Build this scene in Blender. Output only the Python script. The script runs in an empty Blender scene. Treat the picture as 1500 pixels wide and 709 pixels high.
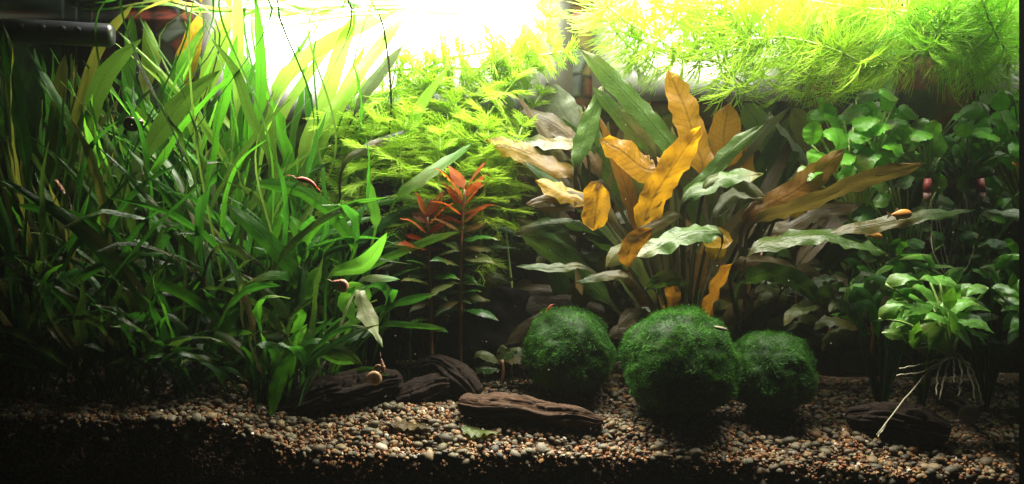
import bpy, bmesh, math, random
from mathutils import Vector, Matrix, Quaternion, noise as mnoise
random.seed(7)
S = 0.01                                    # lengths below are in centimetres
SC = bpy.context.scene
COL = SC.collection
PI = math.pi

# ------------------------------------------------------------------ camera, world, exposure
cam = bpy.data.cameras.new('camera')
cam_o = bpy.data.objects.new('camera', cam); COL.objects.link(cam_o)
cam_o.location = (0, -48*S, 0); cam_o.rotation_euler = (PI/2, 0, 0)
cam.sensor_width = 36; cam.lens = 31.2; cam.clip_start = 0.005; cam.clip_end = 50
SC.camera = cam_o
W = bpy.data.worlds.new('World'); SC.world = W; W.use_nodes = True
W.node_tree.nodes['Background'].inputs[0].default_value = (0.9, 1.0, 0.95, 1)
W.node_tree.nodes['Background'].inputs[1].default_value = 0.0005
SC.view_settings.view_transform = 'Standard'; SC.view_settings.look = 'None'
SC.view_settings.exposure = 0.0; SC.view_settings.gamma = 1.0
SC.render.engine = 'CYCLES'
cy = SC.cycles
cy.use_denoising = True
cy.max_bounces = 10; cy.diffuse_bounces = 4; cy.glossy_bounces = 4
cy.transmission_bounces = 6; cy.transparent_max_bounces = 12
cy.sample_clamp_indirect = 6.0; cy.caustics_reflective = False; cy.caustics_refractive = False

LAMP_W = 9.0          # watts of the strip above the water
FRONT_FILL = 2.6      # added out-of-view fill bar that brightens the front right
GLARE_E = 24.0         # emission of the two added panels that imitate glare

def P(px, py, y):
    """the point at depth y (cm behind the front glass) that the photograph shows at px, py"""
    k = (48.0 + y)/1300.0
    return Vector(((px - 750)*k, y, (354.5 - py)*k))

def lerp(a, b, t): return a + (b - a)*t
def smooth(a, b, x):
    t = max(0.0, min(1.0, (x - a)/(b - a))); return t*t*(3 - 2*t)
def ground(x, y):
    e = -11.15
    if x < -11: e = lerp(-11.15, -9.7, smooth(-11, -17, x))
    if x > 8: e = lerp(-11.15, -12.3, smooth(6, 26, x))
    n = mnoise.noise(Vector((x*0.22, y*0.3, 3.1)))*0.35
    n += 0.55*math.exp(-((x + 5.0)/5.0)**2 - ((y - 4.0)/3.0)**2)
    return e + 0.2*min(y, 13) + n*smooth(-0.5, 2.0, y) - 0.6*(1 - smooth(0.0, 2.6, y))*smooth(-15, -9, x)

# ------------------------------------------------------------------ object helpers
def link(name, me, mat=None, parent=None, loc=None):
    o = bpy.data.objects.new(name, me); COL.objects.link(o)
    if mat is not None and me is not None: 
        me.materials.clear(); me.materials.append(mat)
    if parent is not None: o.parent = parent
    if loc is not None: o.location = loc
    return o
def tag(o, label=None, cat=None, group=None, kind=None):
    if label: o['label'] = label
    if cat: o['category'] = cat
    if group: o['group'] = group
    if kind: o['kind'] = kind
    return o
def empty(name, loc):                        # loc in cm
    o = bpy.data.objects.new(name, None); COL.objects.link(o); o.location = Vector(loc)*S
    o.empty_display_size = 0.01
    return o
class MB:
    def __init__(s): s.v = []; s.f = []; s.uv = {}
    def add(s, vs, fs):
        b = len(s.v); s.v += [tuple(p) for p in vs]; s.f += [tuple(i + b for i in f) for f in fs]; return b
    def box(s, a, b):
        x0, y0, z0 = a; x1, y1, z1 = b
        s.add([(x0,y0,z0),(x1,y0,z0),(x1,y1,z0),(x0,y1,z0),(x0,y0,z1),(x1,y0,z1),(x1,y1,z1),(x0,y1,z1)],
              [(3,2,1,0),(4,5,6,7),(0,1,5,4),(1,2,6,5),(2,3,7,6),(3,0,4,7)])
    def tube(s, pts, rads, n=8, caps=True):
        pts = [Vector(p) for p in pts]
        if not hasattr(rads, '__len__'): rads = [rads]*len(pts)
        vs = []; fs = []; U = None
        for i, p in enumerate(pts):
            T = (pts[min(i+1, len(pts)-1)] - pts[max(i-1, 0)])
            if T.length < 1e-9: T = Vector((0,0,1))
            T.normalize()
            if U is None:
                U = T.cross(Vector((0.3, 0.9, 0.2)));
                if U.length < 0.1: U = T.cross(Vector((1,0,0)))
            U = (U - T*U.dot(T)).normalized(); V = T.cross(U)
            for k in range(n):
                a = 2*PI*k/n; vs.append(p + (U*math.cos(a) + V*math.sin(a))*rads[i])
        for i in range(len(pts)-1):
            for k in range(n):
                k2 = (k+1) % n; fs.append((i*n+k, i*n+k2, (i+1)*n+k2, (i+1)*n+k))
        if caps:
            fs.append(tuple(range(n))[::-1]); fs.append(tuple((len(pts)-1)*n + k for k in range(n)))
        s.add(vs, fs)
    def mesh(s, name, org=(0,0,0), smooth_=True):
        me = bpy.data.meshes.new(name)
        o = Vector(org)
        me.from_pydata([tuple((Vector(p) - o)*S) for p in s.v], [], s.f)
        if smooth_: me.polygons.foreach_set('use_smooth', [True]*len(me.polygons))
        me.update(); return me
def spline(pts, n):
    """Catmull-Rom through pts, n+1 samples spread by chord length"""
    pts = [Vector(p) for p in pts]
    if len(pts) == 2: pts = [pts[0], (pts[0]+pts[1])/2, pts[1]]
    e = [pts[0]*2 - pts[1]] + pts + [pts[-1]*2 - pts[-2]]
    fine = []
    for i in range(1, len(e)-2):
        p0, p1, p2, p3 = e[i-1:i+3]
        for k in range(16):
            t = k/16
            fine.append(0.5*((2*p1) + (p2-p0)*t + (2*p0-5*p1+4*p2-p3)*t*t + (3*p1-p0-3*p2+p3)*t**3))
    fine.append(pts[-1])
    d = [0.0]
    for a, b in zip(fine, fine[1:]): d.append(d[-1] + (b-a).length)
    out = []; j = 0
    for i in range(n+1):
        g = d[-1]*i/n
        while j < len(d)-2 and d[j+1] < g: j += 1
        w = (g - d[j])/max(1e-9, d[j+1]-d[j]); out.append(fine[j].lerp(fine[j+1], max(0, min(1, w))))
    return out

# ------------------------------------------------------------------ materials
def mat(name):
    m = bpy.data.materials.new(name); m.use_nodes = True
    nt = m.node_tree; nt.nodes.clear()
    return m, nt
def N(nt, t, **kw):
    n = nt.nodes.new(t)
    for k, v in kw.items():
        if k.startswith('i_'):
            n.inputs[k[2:].replace('_', ' ')].default_value = v
        else: setattr(n, k, v)
    return n
def math_(nt, op, a, b=None, c=None, clamp=False):
    n = nt.nodes.new('ShaderNodeMath'); n.operation = op; n.use_clamp = clamp
    for i, x in enumerate((a, b, c)):
        if x is None: continue
        if isinstance(x, (int, float)): n.inputs[i].default_value = x
        else: nt.links.new(x, n.inputs[i])
    return n.outputs[0]
def mix_(nt, f, a, b, mode='MIX'):
    n = nt.nodes.new('ShaderNodeMix'); n.data_type = 'RGBA'; n.blend_type = mode
    for i, x in ((0, f), (6, a), (7, b)):
        if isinstance(x, (int, float)): n.inputs[i].default_value = x
        elif isinstance(x, tuple): n.inputs[i].default_value = (*x[:3], 1)
        else: nt.links.new(x, n.inputs[i])
    return n.outputs[2]
def ramp(nt, f, stops, interp='LINEAR'):
    n = nt.nodes.new('ShaderNodeValToRGB'); n.color_ramp.interpolation = interp
    el = n.color_ramp.elements
    while len(el) < len(stops): el.new(0.5)
    for e, (p, c) in zip(el, stops): e.position = p; e.color = (*c, 1)
    nt.links.new(f, n.inputs[0]); return n.outputs[0]
def out(nt, sh): 
    o = nt.nodes.new('ShaderNodeOutputMaterial'); nt.links.new(sh, o.inputs[0])
def principled(nt, col, rough=0.5, spec=0.5, bump=None, bstr=0.3, bdist=0.001):
    b = nt.nodes.new('ShaderNodeBsdfPrincipled')
    if isinstance(col, tuple): b.inputs['Base Color'].default_value = (*col, 1)
    else: nt.links.new(col, b.inputs['Base Color'])
    if isinstance(rough, (int, float)): b.inputs['Roughness'].default_value = rough
    else: nt.links.new(rough, b.inputs['Roughness'])
    b.inputs['Specular IOR Level'].default_value = spec
    if bump is not None:
        k = nt.nodes.new('ShaderNodeBump'); k.inputs['Strength'].default_value = bstr; k.inputs['Distance'].default_value = bdist
        nt.links.new(bump, k.inputs['Height']); nt.links.new(k.outputs[0], b.inputs['Normal'])
    return b.outputs[0]
def simple(name, col, rough=0.5, spec=0.5, var=0.25, scale=300):
    m, nt = mat(name)
    tc = N(nt, 'ShaderNodeTexCoord'); nz = N(nt, 'ShaderNodeTexNoise', i_Scale=scale, i_Detail=5.0)
    nt.links.new(tc.outputs['Object'], nz.inputs['Vector'])
    c = mix_(nt, nz.outputs[0], tuple(x*(1-var) for x in col), tuple(min(1, x*(1+var)) for x in col))
    out(nt, principled(nt, c, rough, spec, nz.outputs[0], 0.2, 0.0005)); return m

def leaf_mat(name, a, b, tr, trans=0.5, rough=0.35, spec=0.5, rib=0.55, vein=0.25, spots=None, vf=26.0, stem=None):
    """a, b: two base colours blotched together; tr: what passes through the blade"""
    m, nt = mat(name)
    uv = N(nt, 'ShaderNodeUVMap'); sep = N(nt, 'ShaderNodeSeparateXYZ'); nt.links.new(uv.outputs[0], sep.inputs[0])
    u, v = sep.outputs[0], sep.outputs[1]
    d = math_(nt, 'ABSOLUTE', math_(nt, 'SUBTRACT', u, 0.5))
    info = N(nt, 'ShaderNodeObjectInfo'); rnd = info.outputs['Random']
    tc = N(nt, 'ShaderNodeTexCoord')
    nz = N(nt, 'ShaderNodeTexNoise', i_Scale=90.0, i_Detail=6.0, i_Roughness=0.6); nt.links.new(tc.outputs['Object'], nz.inputs['Vector'])
    nf = N(nt, 'ShaderNodeTexNoise', i_Scale=700.0, i_Detail=4.0); nt.links.new(tc.outputs['Object'], nf.inputs['Vector'])
    f = math_(nt, 'MULTIPLY_ADD', nz.outputs[0], 2.2, -0.6, clamp=True)
    f = math_(nt, 'ADD', math_(nt, 'MULTIPLY', f, 0.6), math_(nt, 'MULTIPLY', rnd, 0.4), clamp=True)
    c = mix_(nt, f, a, b)
    # side veins slant from the midrib towards the tip
    vv = math_(nt, 'MULTIPLY_ADD', nz.outputs[0], 0.10, v)
    w = math_(nt, 'SINE', math_(nt, 'MULTIPLY', math_(nt, 'SUBTRACT', vv, math_(nt, 'MULTIPLY', d, 0.22)), vf*2*PI))
    w = math_(nt, 'POWER', math_(nt, 'MULTIPLY_ADD', w, 0.5, 0.5), 6.0)
    ribm = math_(nt, 'SUBTRACT', 1.0, math_(nt, 'MULTIPLY', d, 22.0), clamp=True)
    par = math_(nt, 'POWER', math_(nt, 'MULTIPLY_ADD', math_(nt, 'SINE', math_(nt, 'MULTIPLY', d, 50.0)), 0.5, 0.5), 5.0)
    k = math_(nt, 'ADD', math_(nt, 'MULTIPLY', w, vein), math_(nt, 'ADD', math_(nt, 'MULTIPLY', ribm, rib), math_(nt, 'MULTIPLY', par, vein*0.5)), clamp=True)
    c = mix_(nt, k, c, tuple(x*0.35 for x in a))
    c = mix_(nt, math_(nt, 'MULTIPLY', nf.outputs[0], 0.35), c, tuple(x*0.5 for x in a))
    if spots:
        sp = N(nt, 'ShaderNodeTexNoise', i_Scale=260.0, i_Detail=3.0); nt.links.new(tc.outputs['Object'], sp.inputs['Vector'])
        c = mix_(nt, math_(nt, 'MULTIPLY_ADD', sp.outputs[0], 9.0, -5.6, clamp=True), c, spots)
    old = math_(nt, 'MULTIPLY', math_(nt, 'MULTIPLY_ADD', v, 4.0, -2.9), math_(nt, 'MULTIPLY_ADD', rnd, 3.0, -1.5), clamp=True)
    old = math_(nt, 'MULTIPLY', old, math_(nt, 'MULTIPLY_ADD', nz.outputs[0], 3.0, -0.8, clamp=True))
    c = mix_(nt, math_(nt, 'MULTIPLY', old, 0.7), c, (0.16, 0.10, 0.03))
    al = N(nt, 'ShaderNodeTexNoise', i_Scale=210.0, i_Detail=5.0, i_Roughness=0.7); nt.links.new(tc.outputs['Object'], al.inputs['Vector'])
    c = mix_(nt, math_(nt, 'MULTIPLY', math_(nt, 'MULTIPLY_ADD', al.outputs[0], 5.0, -2.9, clamp=True), 0.6), c, (0.03, 0.035, 0.015))
    stk = math_(nt, 'SUBTRACT', 1.0, math_(nt, 'MULTIPLY', v, 9.0), clamp=True)
    c = mix_(nt, stk, c, stem or tuple(x*0.9 for x in a))
    val = math_(nt, 'MULTIPLY_ADD', rnd, 0.6, 0.65)
    hsv = N(nt, 'ShaderNodeHueSaturation'); nt.links.new(c, hsv.inputs['Color']); nt.links.new(val, hsv.inputs['Value'])
    hgt = math_(nt, 'ADD', math_(nt, 'MULTIPLY', k, -0.2), nz.outputs[0])
    pr = principled(nt, hsv.outputs[0], math_(nt, 'MULTIPLY_ADD', nf.outputs[0], 0.3, rough - 0.17), spec, hgt, 0.8, 0.0012)
    t2 = N(nt, 'ShaderNodeBsdfTranslucent')
    tcx = mix_(nt, math_(nt, 'MULTIPLY', k, 0.8), tr, tuple(x*0.3 for x in tr))
    tcx = mix_(nt, math_(nt, 'MULTIPLY', nz.outputs[0], 0.5), tcx, tuple(x*0.6 for x in tr))
    tcx = mix_(nt, stk, tcx, tuple(x*0.35 for x in (stem or tr)))
    nt.links.new(tcx, t2.inputs['Color'])
    ms = N(nt, 'ShaderNodeMixShader'); ms.inputs[0].default_value = trans
    nt.links.new(pr, ms.inputs[1]); nt.links.new(t2.outputs[0], ms.inputs[2]); out(nt, ms.outputs[0])
    return m

M = {}
M['deep']   = leaf_mat('deep_green_leaf', (0.016,0.075,0.010), (0.035,0.130,0.018), (0.07,0.30,0.02), 0.32, 0.27, spec=0.32)
M['green']  = leaf_mat('green_leaf', (0.030,0.135,0.013), (0.065,0.220,0.020), (0.12,0.44,0.02), 0.40, 0.28, spec=0.32)
M['bright'] = leaf_mat('bright_green_leaf', (0.075,0.300,0.020), (0.130,0.380,0.030), (0.24,0.68,0.05), 0.50, 0.35, rib=0.35)
M['lime']   = leaf_mat('lime_leaf', (0.200,0.400,0.022), (0.270,0.460,0.028), (0.42,0.76,0.10), 0.55, 0.4, rib=0.3, vein=0.12)
M['dark']   = leaf_mat('dark_olive_leaf', (0.022,0.060,0.012), (0.045,0.085,0.018), (0.09,0.20,0.02), 0.35, 0.3, spec=0.32)
M['olive']  = leaf_mat('olive_leaf', (0.055,0.085,0.018), (0.100,0.130,0.032), (0.30,0.32,0.04), 0.40, 0.34, spec=0.28, rib=0.4, stem=(0.045,0.045,0.016))
M['sage']   = leaf_mat('sage_leaf', (0.032,0.078,0.012), (0.075,0.140,0.028), (0.18,0.34,0.04), 0.30, 0.30, spec=0.28, rib=0.5, spots=(0.03,0.04,0.015), stem=(0.045,0.045,0.016))
M['pale']   = leaf_mat('pale_grey_leaf', (0.10,0.13,0.06), (0.26,0.30,0.22), (0.30,0.34,0.22), 0.25, 0.35, rib=0.25, spots=(0.10,0.12,0.09), stem=(0.045,0.045,0.016))
M['cream']  = leaf_mat('cream_leaf', (0.480,0.600,0.280), (0.620,0.700,0.420), (0.60,0.75,0.30), 0.40, 0.4, rib=0.15, spots=(0.30,0.45,0.14))
M['orange'] = leaf_mat('orange_leaf', (0.300,0.165,0.018), (0.600,0.300,0.016), (0.85,0.44,0.015), 0.55, 0.35, rib=0.7, vein=0.28, vf=13, stem=(0.045,0.045,0.016))
M['yellow'] = leaf_mat('yellow_leaf', (0.400,0.240,0.010), (0.580,0.370,0.022), (0.90,0.62,0.03), 0.55, 0.38, rib=0.4, vein=0.3, vf=11, spots=(0.55,0.48,0.22), stem=(0.045,0.045,0.016))
M['rust']   = leaf_mat('rust_leaf', (0.130,0.085,0.020), (0.360,0.170,0.022), (0.60,0.27,0.02), 0.55, 0.38, rib=0.5, vein=0.3, vf=11, stem=(0.045,0.045,0.016))
M['brown']  = leaf_mat('brown_leaf', (0.050,0.042,0.016), (0.085,0.070,0.026), (0.16,0.12,0.02), 0.30, 0.38, spec=0.25, stem=(0.045,0.045,0.016))
M['red']    = leaf_mat('red_leaf', (0.400,0.055,0.004), (0.500,0.120,0.006), (0.88,0.24,0.008), 0.55, 0.5, spec=0.15, rib=0.2, vein=0.15)
M['round']  = leaf_mat('round_green_leaf', (0.120,0.440,0.030), (0.200,0.560,0.045), (0.28,0.78,0.04), 0.45, 0.35, rib=0.25, vein=0.15, vf=7)
M['rosette']= leaf_mat('rosette_leaf', (0.110,0.340,0.040), (0.180,0.440,0.065), (0.26,0.66,0.04), 0.35, 0.33, rib=0.15, vein=0.15, vf=7)
M['stalk']  = simple('green_stalk', (0.13,0.26,0.05), 0.45)
M['pstalk'] = simple('pale_stalk', (0.35,0.50,0.14), 0.45)
M['rstalk'] = simple('red_stalk', (0.20,0.09,0.04), 0.5)
M['root']   = simple('pale_root', (0.42,0.40,0.26), 0.6)

def frond_mat(name, a, tr):
    m, nt = mat(name)
    info = N(nt, 'ShaderNodeObjectInfo'); tc = N(nt, 'ShaderNodeTexCoord')
    nz = N(nt, 'ShaderNodeTexNoise', i_Scale=120.0, i_Detail=3.0); nt.links.new(tc.outputs['Object'], nz.inputs['Vector'])
    f = math_(nt, 'ADD', math_(nt, 'MULTIPLY', nz.outputs[0], 0.7), math_(nt, 'MULTIPLY', info.outputs['Random'], 0.5), clamp=True)
    c = mix_(nt, f, tuple(x*0.7 for x in a), tuple(min(1, x*1.25) for x in a))
    pr = principled(nt, c, 0.4, 0.4)
    t = N(nt, 'ShaderNodeBsdfTranslucent', i_Color=(*tr, 1))
    ms = N(nt, 'ShaderNodeMixShader'); ms.inputs[0].default_value = 0.55
    nt.links.new(pr, ms.inputs[1]); nt.links.new(t.outputs[0], ms.inputs[2]); out(nt, ms.outputs[0]); return m
M['frond'] = frond_mat('feathery_frond', (0.40,0.58,0.055), (0.64,0.86,0.17))
M['frondg'] = frond_mat('feathery_frond_green', (0.28,0.52,0.045), (0.50,0.82,0.12))

# ------------------------------------------------------------------ leaf builder
ACROSS = [-1, -0.62, -0.28, 0, 0.28, 0.62, 1]
def prof(kind, t):
    if kind == 'strap':   return min(1, (t*9)**0.7)*max(0.0, 1 - max(0, (t-0.72)/0.28)**1.9)**0.9
    if kind == 'lance':   return max(0.0, math.sin(PI*min(1, t)**0.85))**0.75
    if kind == 'crypt':   return min(1, (t*6)**0.8)*max(0.0, 1 - max(0, (t-0.62)/0.38)**2.4)**0.8
    if kind == 'cut':     return min(1, (t*5)**0.8)*(1 if t < 0.93 else max(0.0, 1-((t-0.93)/0.07)**2)**0.5*0.25+0.0 if t > 0.97 else 0.95)
    if kind == 'point':   return max(0.0, math.sin(PI*min(1, t)**0.72))**1.15
    if kind == 'round':   return max(0.0, math.sin(PI*min(1, t**0.8)))**0.55
    if kind == 'heart':   return min(1, (t*11)**0.6)*max(0.0, (1-t))**0.62*1.25
    return 1
def leaf_mesh(pts, width, kind='strap', F=Vector((0,-1,0)), twist=0.0, wave=0.0, wf=5, crimp=0.0, fold=0.15, stalk=0.0,
              stalk_w=0.12, n=20, org=(0,0,0), seed=0, Wfix=None, pucker=1.0):
    """one blade along pts; stalk: share of the length at the base that is only a petiole"""
    rs = random.Random(seed); ph = rs.uniform(0, 6.28); ph2 = rs.uniform(0, 6.28)
    C = spline(pts, n); vs = []; uvs = []; L = 0
    cum = 0.0
    for i, c in enumerate(C):
        t = i/n
        T = (C[min(i+1, n)] - C[max(i-1, 0)]).normalized()
        Wd = Wfix.copy() if Wfix is not None else T.cross(F)
        if Wd.length < 0.15: Wd = T.cross(Vector((1, 0, 0.3)))
        Wd = (Wd - T*Wd.dot(T)).normalized()
        Nn = Wd.cross(T).normalized()
        tw = twist*(t - 0.3) + 0.22*math.sin(3*t + ph)
        Wd, Nn = Wd*math.cos(tw) + Nn*math.sin(tw), Nn*math.cos(tw) - Wd*math.sin(tw)
        if t < stalk: hw = stalk_w*0.5; q = 0
        else:
            q = (t - stalk)/(1 - stalk); hw = max(width*0.5*prof(kind, q), stalk_w*0.5 if q < 0.3 else 0.012)
        for a in ACROSS:
            cr = 1 + crimp*(math.sin(wf*11*q + ph + (2 if a > 0 else 0)) + 0.6*math.sin(wf*23*q + ph2))*abs(a)**3 if q > 0 else 1
            und = wave*width*a*a*(math.sin(wf*2*PI*q + ph + (1.3 if a > 0 else 0)) + 0.4*math.sin(wf*4.7*PI*q + ph2))*min(1, q*6)
            if q > 0:
                cr += 0.09*pucker*abs(a)**3*(mnoise.noise(Vector((q*14 + seed*31, a*2, seed*7))) + .7*mnoise.noise(Vector((q*38 + seed*31, a*2, seed*9))))
                und += width*0.05*pucker*(mnoise.noise(Vector((q*16, a*2.2, seed*50))) + .5*mnoise.noise(Vector((q*34, a*4, seed*20))))
            p = c + Wd*(a*hw*cr) + Nn*(-fold*abs(a)*hw + und)
            vs.append(p); uvs.append((0.5 + a*0.5, q))
    m = len(ACROSS); fs = []
    for i in range(n):
        for k in range(m-1): fs.append((i*m+k, i*m+k+1, (i+1)*m+k+1, (i+1)*m+k))
    mb = MB(); mb.add(vs, fs); me = mb.mesh('leaf', org)
    ul = me.uv_layers.new(name='UVMap')
    idx = [0]*len(me.loops); me.loops.foreach_get('vertex_index', idx)
    ul.data.foreach_set('uv', [x for i in idx for x in uvs[i]])
    return me
def leaf(root, pts, width, m='green', name='leaf', label=None, **kw):
    org = Vector(root.location)/S
    o = link(name, leaf_mesh(pts, width, org=org, seed=random.random(), **kw), M[m] if isinstance(m, str) else m, root)
    if label: o['label'] = label
    return o

# ------------------------------------------------------------------ the setting: tank, water, poster, gravel
XL, XR, YB, ZB, ZW = -31.0, 27.65, 17.0, -15.0, 16.7
def glass_mat(mirror=False):
    m, nt = mat('clear_glass')
    fr = N(nt, 'ShaderNodeFresnel', i_IOR=1.2); g = N(nt, 'ShaderNodeBsdfGlossy', i_Roughness=0.004 if mirror else 0.05)
    g.inputs[0].default_value = (0.8, 0.9, 0.85, 1)
    t = N(nt, 'ShaderNodeBsdfTransparent'); t.inputs[0].default_value = (0.94, 0.97, 0.95, 1)
    ms = N(nt, 'ShaderNodeMixShader'); nt.links.new(math_(nt, 'MULTIPLY_ADD', fr.outputs[0], 0.9, 0.62 if mirror else 0.02, clamp=True), ms.inputs[0])
    nt.links.new(t.outputs[0], ms.inputs[1]); nt.links.new(g.outputs[0], ms.inputs[2]); out(nt, ms.outputs[0]); return m
M['glass'] = glass_mat(); M['side'] = glass_mat(True)      # seen from inside the water the end panes reflect nearly everything
M['black'] = simple('black_plastic', (0.012, 0.012, 0.013), 0.4, 0.4)
M['seam'] = simple('grey_silicone', (0.07, 0.085, 0.07), 0.4)
aq = empty('aquarium', (0, 8, ZB - 0.8))
tag(aq, 'rectangular glass aquarium with black base holding the plants', 'aquarium')
def abox(name, a, b, m, lab=None):
    mb = MB(); mb.box(a, b); o = link(name, mb.mesh(name, Vector(aq.location)/S, False), m, aq)
    if lab: o['label'] = lab
    return o
abox('side_pane', (XR, 0.4, ZB), (XR+0.3, YB, 19.5), M['side'])
abox('side_pane', (XL-0.5, 0.4, ZB), (XL, YB, 19.5), M['glass'])
abox('back_pane', (XL-0.5, YB+0.003, ZB), (XR+0.5, YB+0.35, 19.5), M['glass'])
abox('base_pane', (XL-0.5, -0.6, ZB-0.8), (XR+0.5, YB+0.35, ZB-0.003), M['black'])
abox('silicone_seam', (XR-0.28, YB-0.25, ZB), (XR-0.003, YB-0.003, 17.5), M['seam'])

def water_mat():
    m, nt = mat('water_surface')
    tc = N(nt, 'ShaderNodeTexCoord'); mp = N(nt, 'ShaderNodeMapping'); mp.inputs['Scale'].default_value = (1.0, 2.2, 1)
    nt.links.new(tc.outputs['Object'], mp.inputs[0])
    nz = N(nt, 'ShaderNodeTexNoise', i_Scale=55.0, i_Detail=3.0); nt.links.new(mp.outputs[0], nz.inputs['Vector'])
    bp = N(nt, 'ShaderNodeBump', i_Strength=0.35, i_Distance=0.002); nt.links.new(nz.outputs[0], bp.inputs['Height'])
    fr = N(nt, 'ShaderNodeFresnel', i_IOR=1.33); nt.links.new(bp.outputs[0], fr.inputs['Normal'])
    g = N(nt, 'ShaderNodeBsdfGlossy', i_Roughness=0.02); nt.links.new(bp.outputs[0], g.inputs['Normal'])
    g.inputs[0].default_value = (0.92, 0.96, 0.92, 1)
    t = N(nt, 'ShaderNodeBsdfTransparent')
    ms = N(nt, 'ShaderNodeMixShader'); nt.links.new(fr.outputs[0], ms.inputs[0])
    nt.links.new(t.outputs[0], ms.inputs[1]); nt.links.new(g.outputs[0], ms.inputs[2]); out(nt, ms.outputs[0]); return m
mb = MB(); mb.add([(XL, 0.4, ZW), (XR, 0.4, ZW), (XR, YB, ZW), (XL, YB, ZW)], [(0,1,2,3)])
tag(link('water_surface', mb.mesh('water_surface'), water_mat()), 'rippled water surface seen from below', None, None, 'structure')

def poster_mat():
    m, nt = mat('pebble_print')
    tc = N(nt, 'ShaderNodeTexCoord'); mp = N(nt, 'ShaderNodeMapping'); mp.inputs['Scale'].default_value = (1, 1, 1.35)
    nt.links.new(tc.outputs['Object'], mp.inputs[0])
    v = N(nt, 'ShaderNodeTexVoronoi', i_Scale=42.0); nt.links.new(mp.outputs[0], v.inputs['Vector'])
    e = N(nt, 'ShaderNodeTexVoronoi', i_Scale=42.0); e.feature = 'DISTANCE_TO_EDGE'; nt.links.new(mp.outputs[0], e.inputs['Vector'])
    sep = N(nt, 'ShaderNodeSeparateColor'); nt.links.new(v.outputs['Color'], sep.inputs[0])
    c = ramp(nt, sep.outputs[0], [(0.0,(0.25,0.03,0.02)), (0.28,(0.32,0.07,0.035)), (0.42,(0.10,0.035,0.025)), (0.55,(0.45,0.26,0.10)), (0.66,(0.12,0.17,0.24)), (0.74,(0.34,0.36,0.36)), (0.82,(0.20,0.07,0.05)), (0.93,(0.04,0.035,0.03))], 'CONSTANT')
    nz = N(nt, 'ShaderNodeTexNoise', i_Scale=180.0, i_Detail=5.0); nt.links.new(tc.outputs['Object'], nz.inputs['Vector'])
    c = mix_(nt, math_(nt, 'MULTIPLY', nz.outputs[0], 0.6), c, (0.05, 0.02, 0.015))
    c = mix_(nt, math_(nt, 'SUBTRACT', 1.0, math_(nt, 'MULTIPLY', e.outputs['Distance'], 8.0), clamp=True), c, (0.006, 0.004, 0.003))
    c = mix_(nt, 0.45, c, (0.004, 0.003, 0.003))
    out(nt, principled(nt, c, 0.45, 0.4)); return m
mb = MB(); mb.box((XL, YB+0.36, ZB), (XR, YB+0.40, 19))
pz = link('background_poster', mb.mesh('background_poster', (0, YB, 0), False), poster_mat(), loc=(0, YB*S, 0))
tag(pz, 'printed picture of red and grey cobbles behind the tank', 'poster')

def soil_mat():
    m, nt = mat('dark_soil')
    tc = N(nt, 'ShaderNodeTexCoord'); v = N(nt, 'ShaderNodeTexVoronoi', i_Scale=520.0); nt.links.new(tc.outputs['Object'], v.inputs['Vector'])
    sep = N(nt, 'ShaderNodeSeparateColor'); nt.links.new(v.outputs['Color'], sep.inputs[0])
    c = ramp(nt, sep.outputs[0], [(0,(0.05,0.028,0.016)), (0.4,(0.16,0.075,0.03)), (0.7,(0.09,0.07,0.05)), (0.92,(0.30,0.24,0.17))], 'CONSTANT')
    out(nt, principled(nt, c, 0.7, 0.3, v.outputs['Distance'], 0.9, 0.002)); return m
mb = MB(); nx, ny = 150, 44; vs = []; fs = []
for j in range(ny+1):
    for i in range(nx+1):
        x = lerp(XL, XR-0.02, i/nx); y = lerp(0.45, YB-0.02, j/ny); vs.append((x, y, ground(x, y) - 0.22))
for j in range(ny):
    for i in range(nx): fs.append((j*(nx+1)+i, j*(nx+1)+i+1, (j+1)*(nx+1)+i+1, (j+1)*(nx+1)+i))
b0 = len(vs)
for i in range(nx+1): vs.append((lerp(XL, XR-0.02, i/nx), 0.45, ZB))
for i in range(nx): fs.append((b0+i, b0+i+1, i+1, i))
mb.add(vs, fs); bed = link('gravel_bed', mb.mesh('gravel_bed'), soil_mat()); bed['kind'] = 'structure'
bed['label'] = 'sloping bed of mixed gravel on the tank floor'

def pebble_mat(name, stops):
    m, nt = mat(name)
    info = N(nt, 'ShaderNodeObjectInfo'); g = N(nt, 'ShaderNodeNewGeometry'); tc = N(nt, 'ShaderNodeTexCoord')
    r = math_(nt, 'FRACT', math_(nt, 'ADD', math_(nt, 'MULTIPLY', info.outputs['Random'], 7.31), g.outputs['Random Per Island']))
    c = ramp(nt, r, stops, 'CONSTANT')
    nz = N(nt, 'ShaderNodeTexNoise', i_Scale=900.0, i_Detail=5.0, i_Roughness=0.65); nt.links.new(tc.outputs['Object'], nz.inputs['Vector'])
    c = mix_(nt, math_(nt, 'MULTIPLY_ADD', nz.outputs[0], 1.3, -0.35, clamp=True), c, mix_(nt, 0.55, c, (0.03, 0.025, 0.018)))
    out(nt, principled(nt, c, 0.55, 0.35, nz.outputs[0], 0.35, 0.0006)); return m
M['pebble'] = pebble_mat('smooth_pebble', [(0,(0.136,0.112,0.060)), (0.16,(0.084,0.074,0.048)), (0.30,(0.200,0.148,0.076)), (0.44,(0.120,0.092,0.052)), (0.58,(0.160,0.136,0.084)), (0.70,(0.060,0.053,0.038)), (0.78,(0.240,0.132,0.048)), (0.86,(0.184,0.160,0.108)), (0.94,(0.272,0.200,0.104)), (0.985,(0.480,0.416,0.304))])
M['grit'] = pebble_mat('orange_grit', [(0,(0.30,0.12,0.04)), (0.25,(0.38,0.19,0.07)), (0.45,(0.22,0.075,0.03)), (0.6,(0.42,0.28,0.13)), (0.75,(0.26,0.14,0.07)), (0.88,(0.40,0.34,0.23)), (0.96,(0.75,0.70,0.58))])

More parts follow.
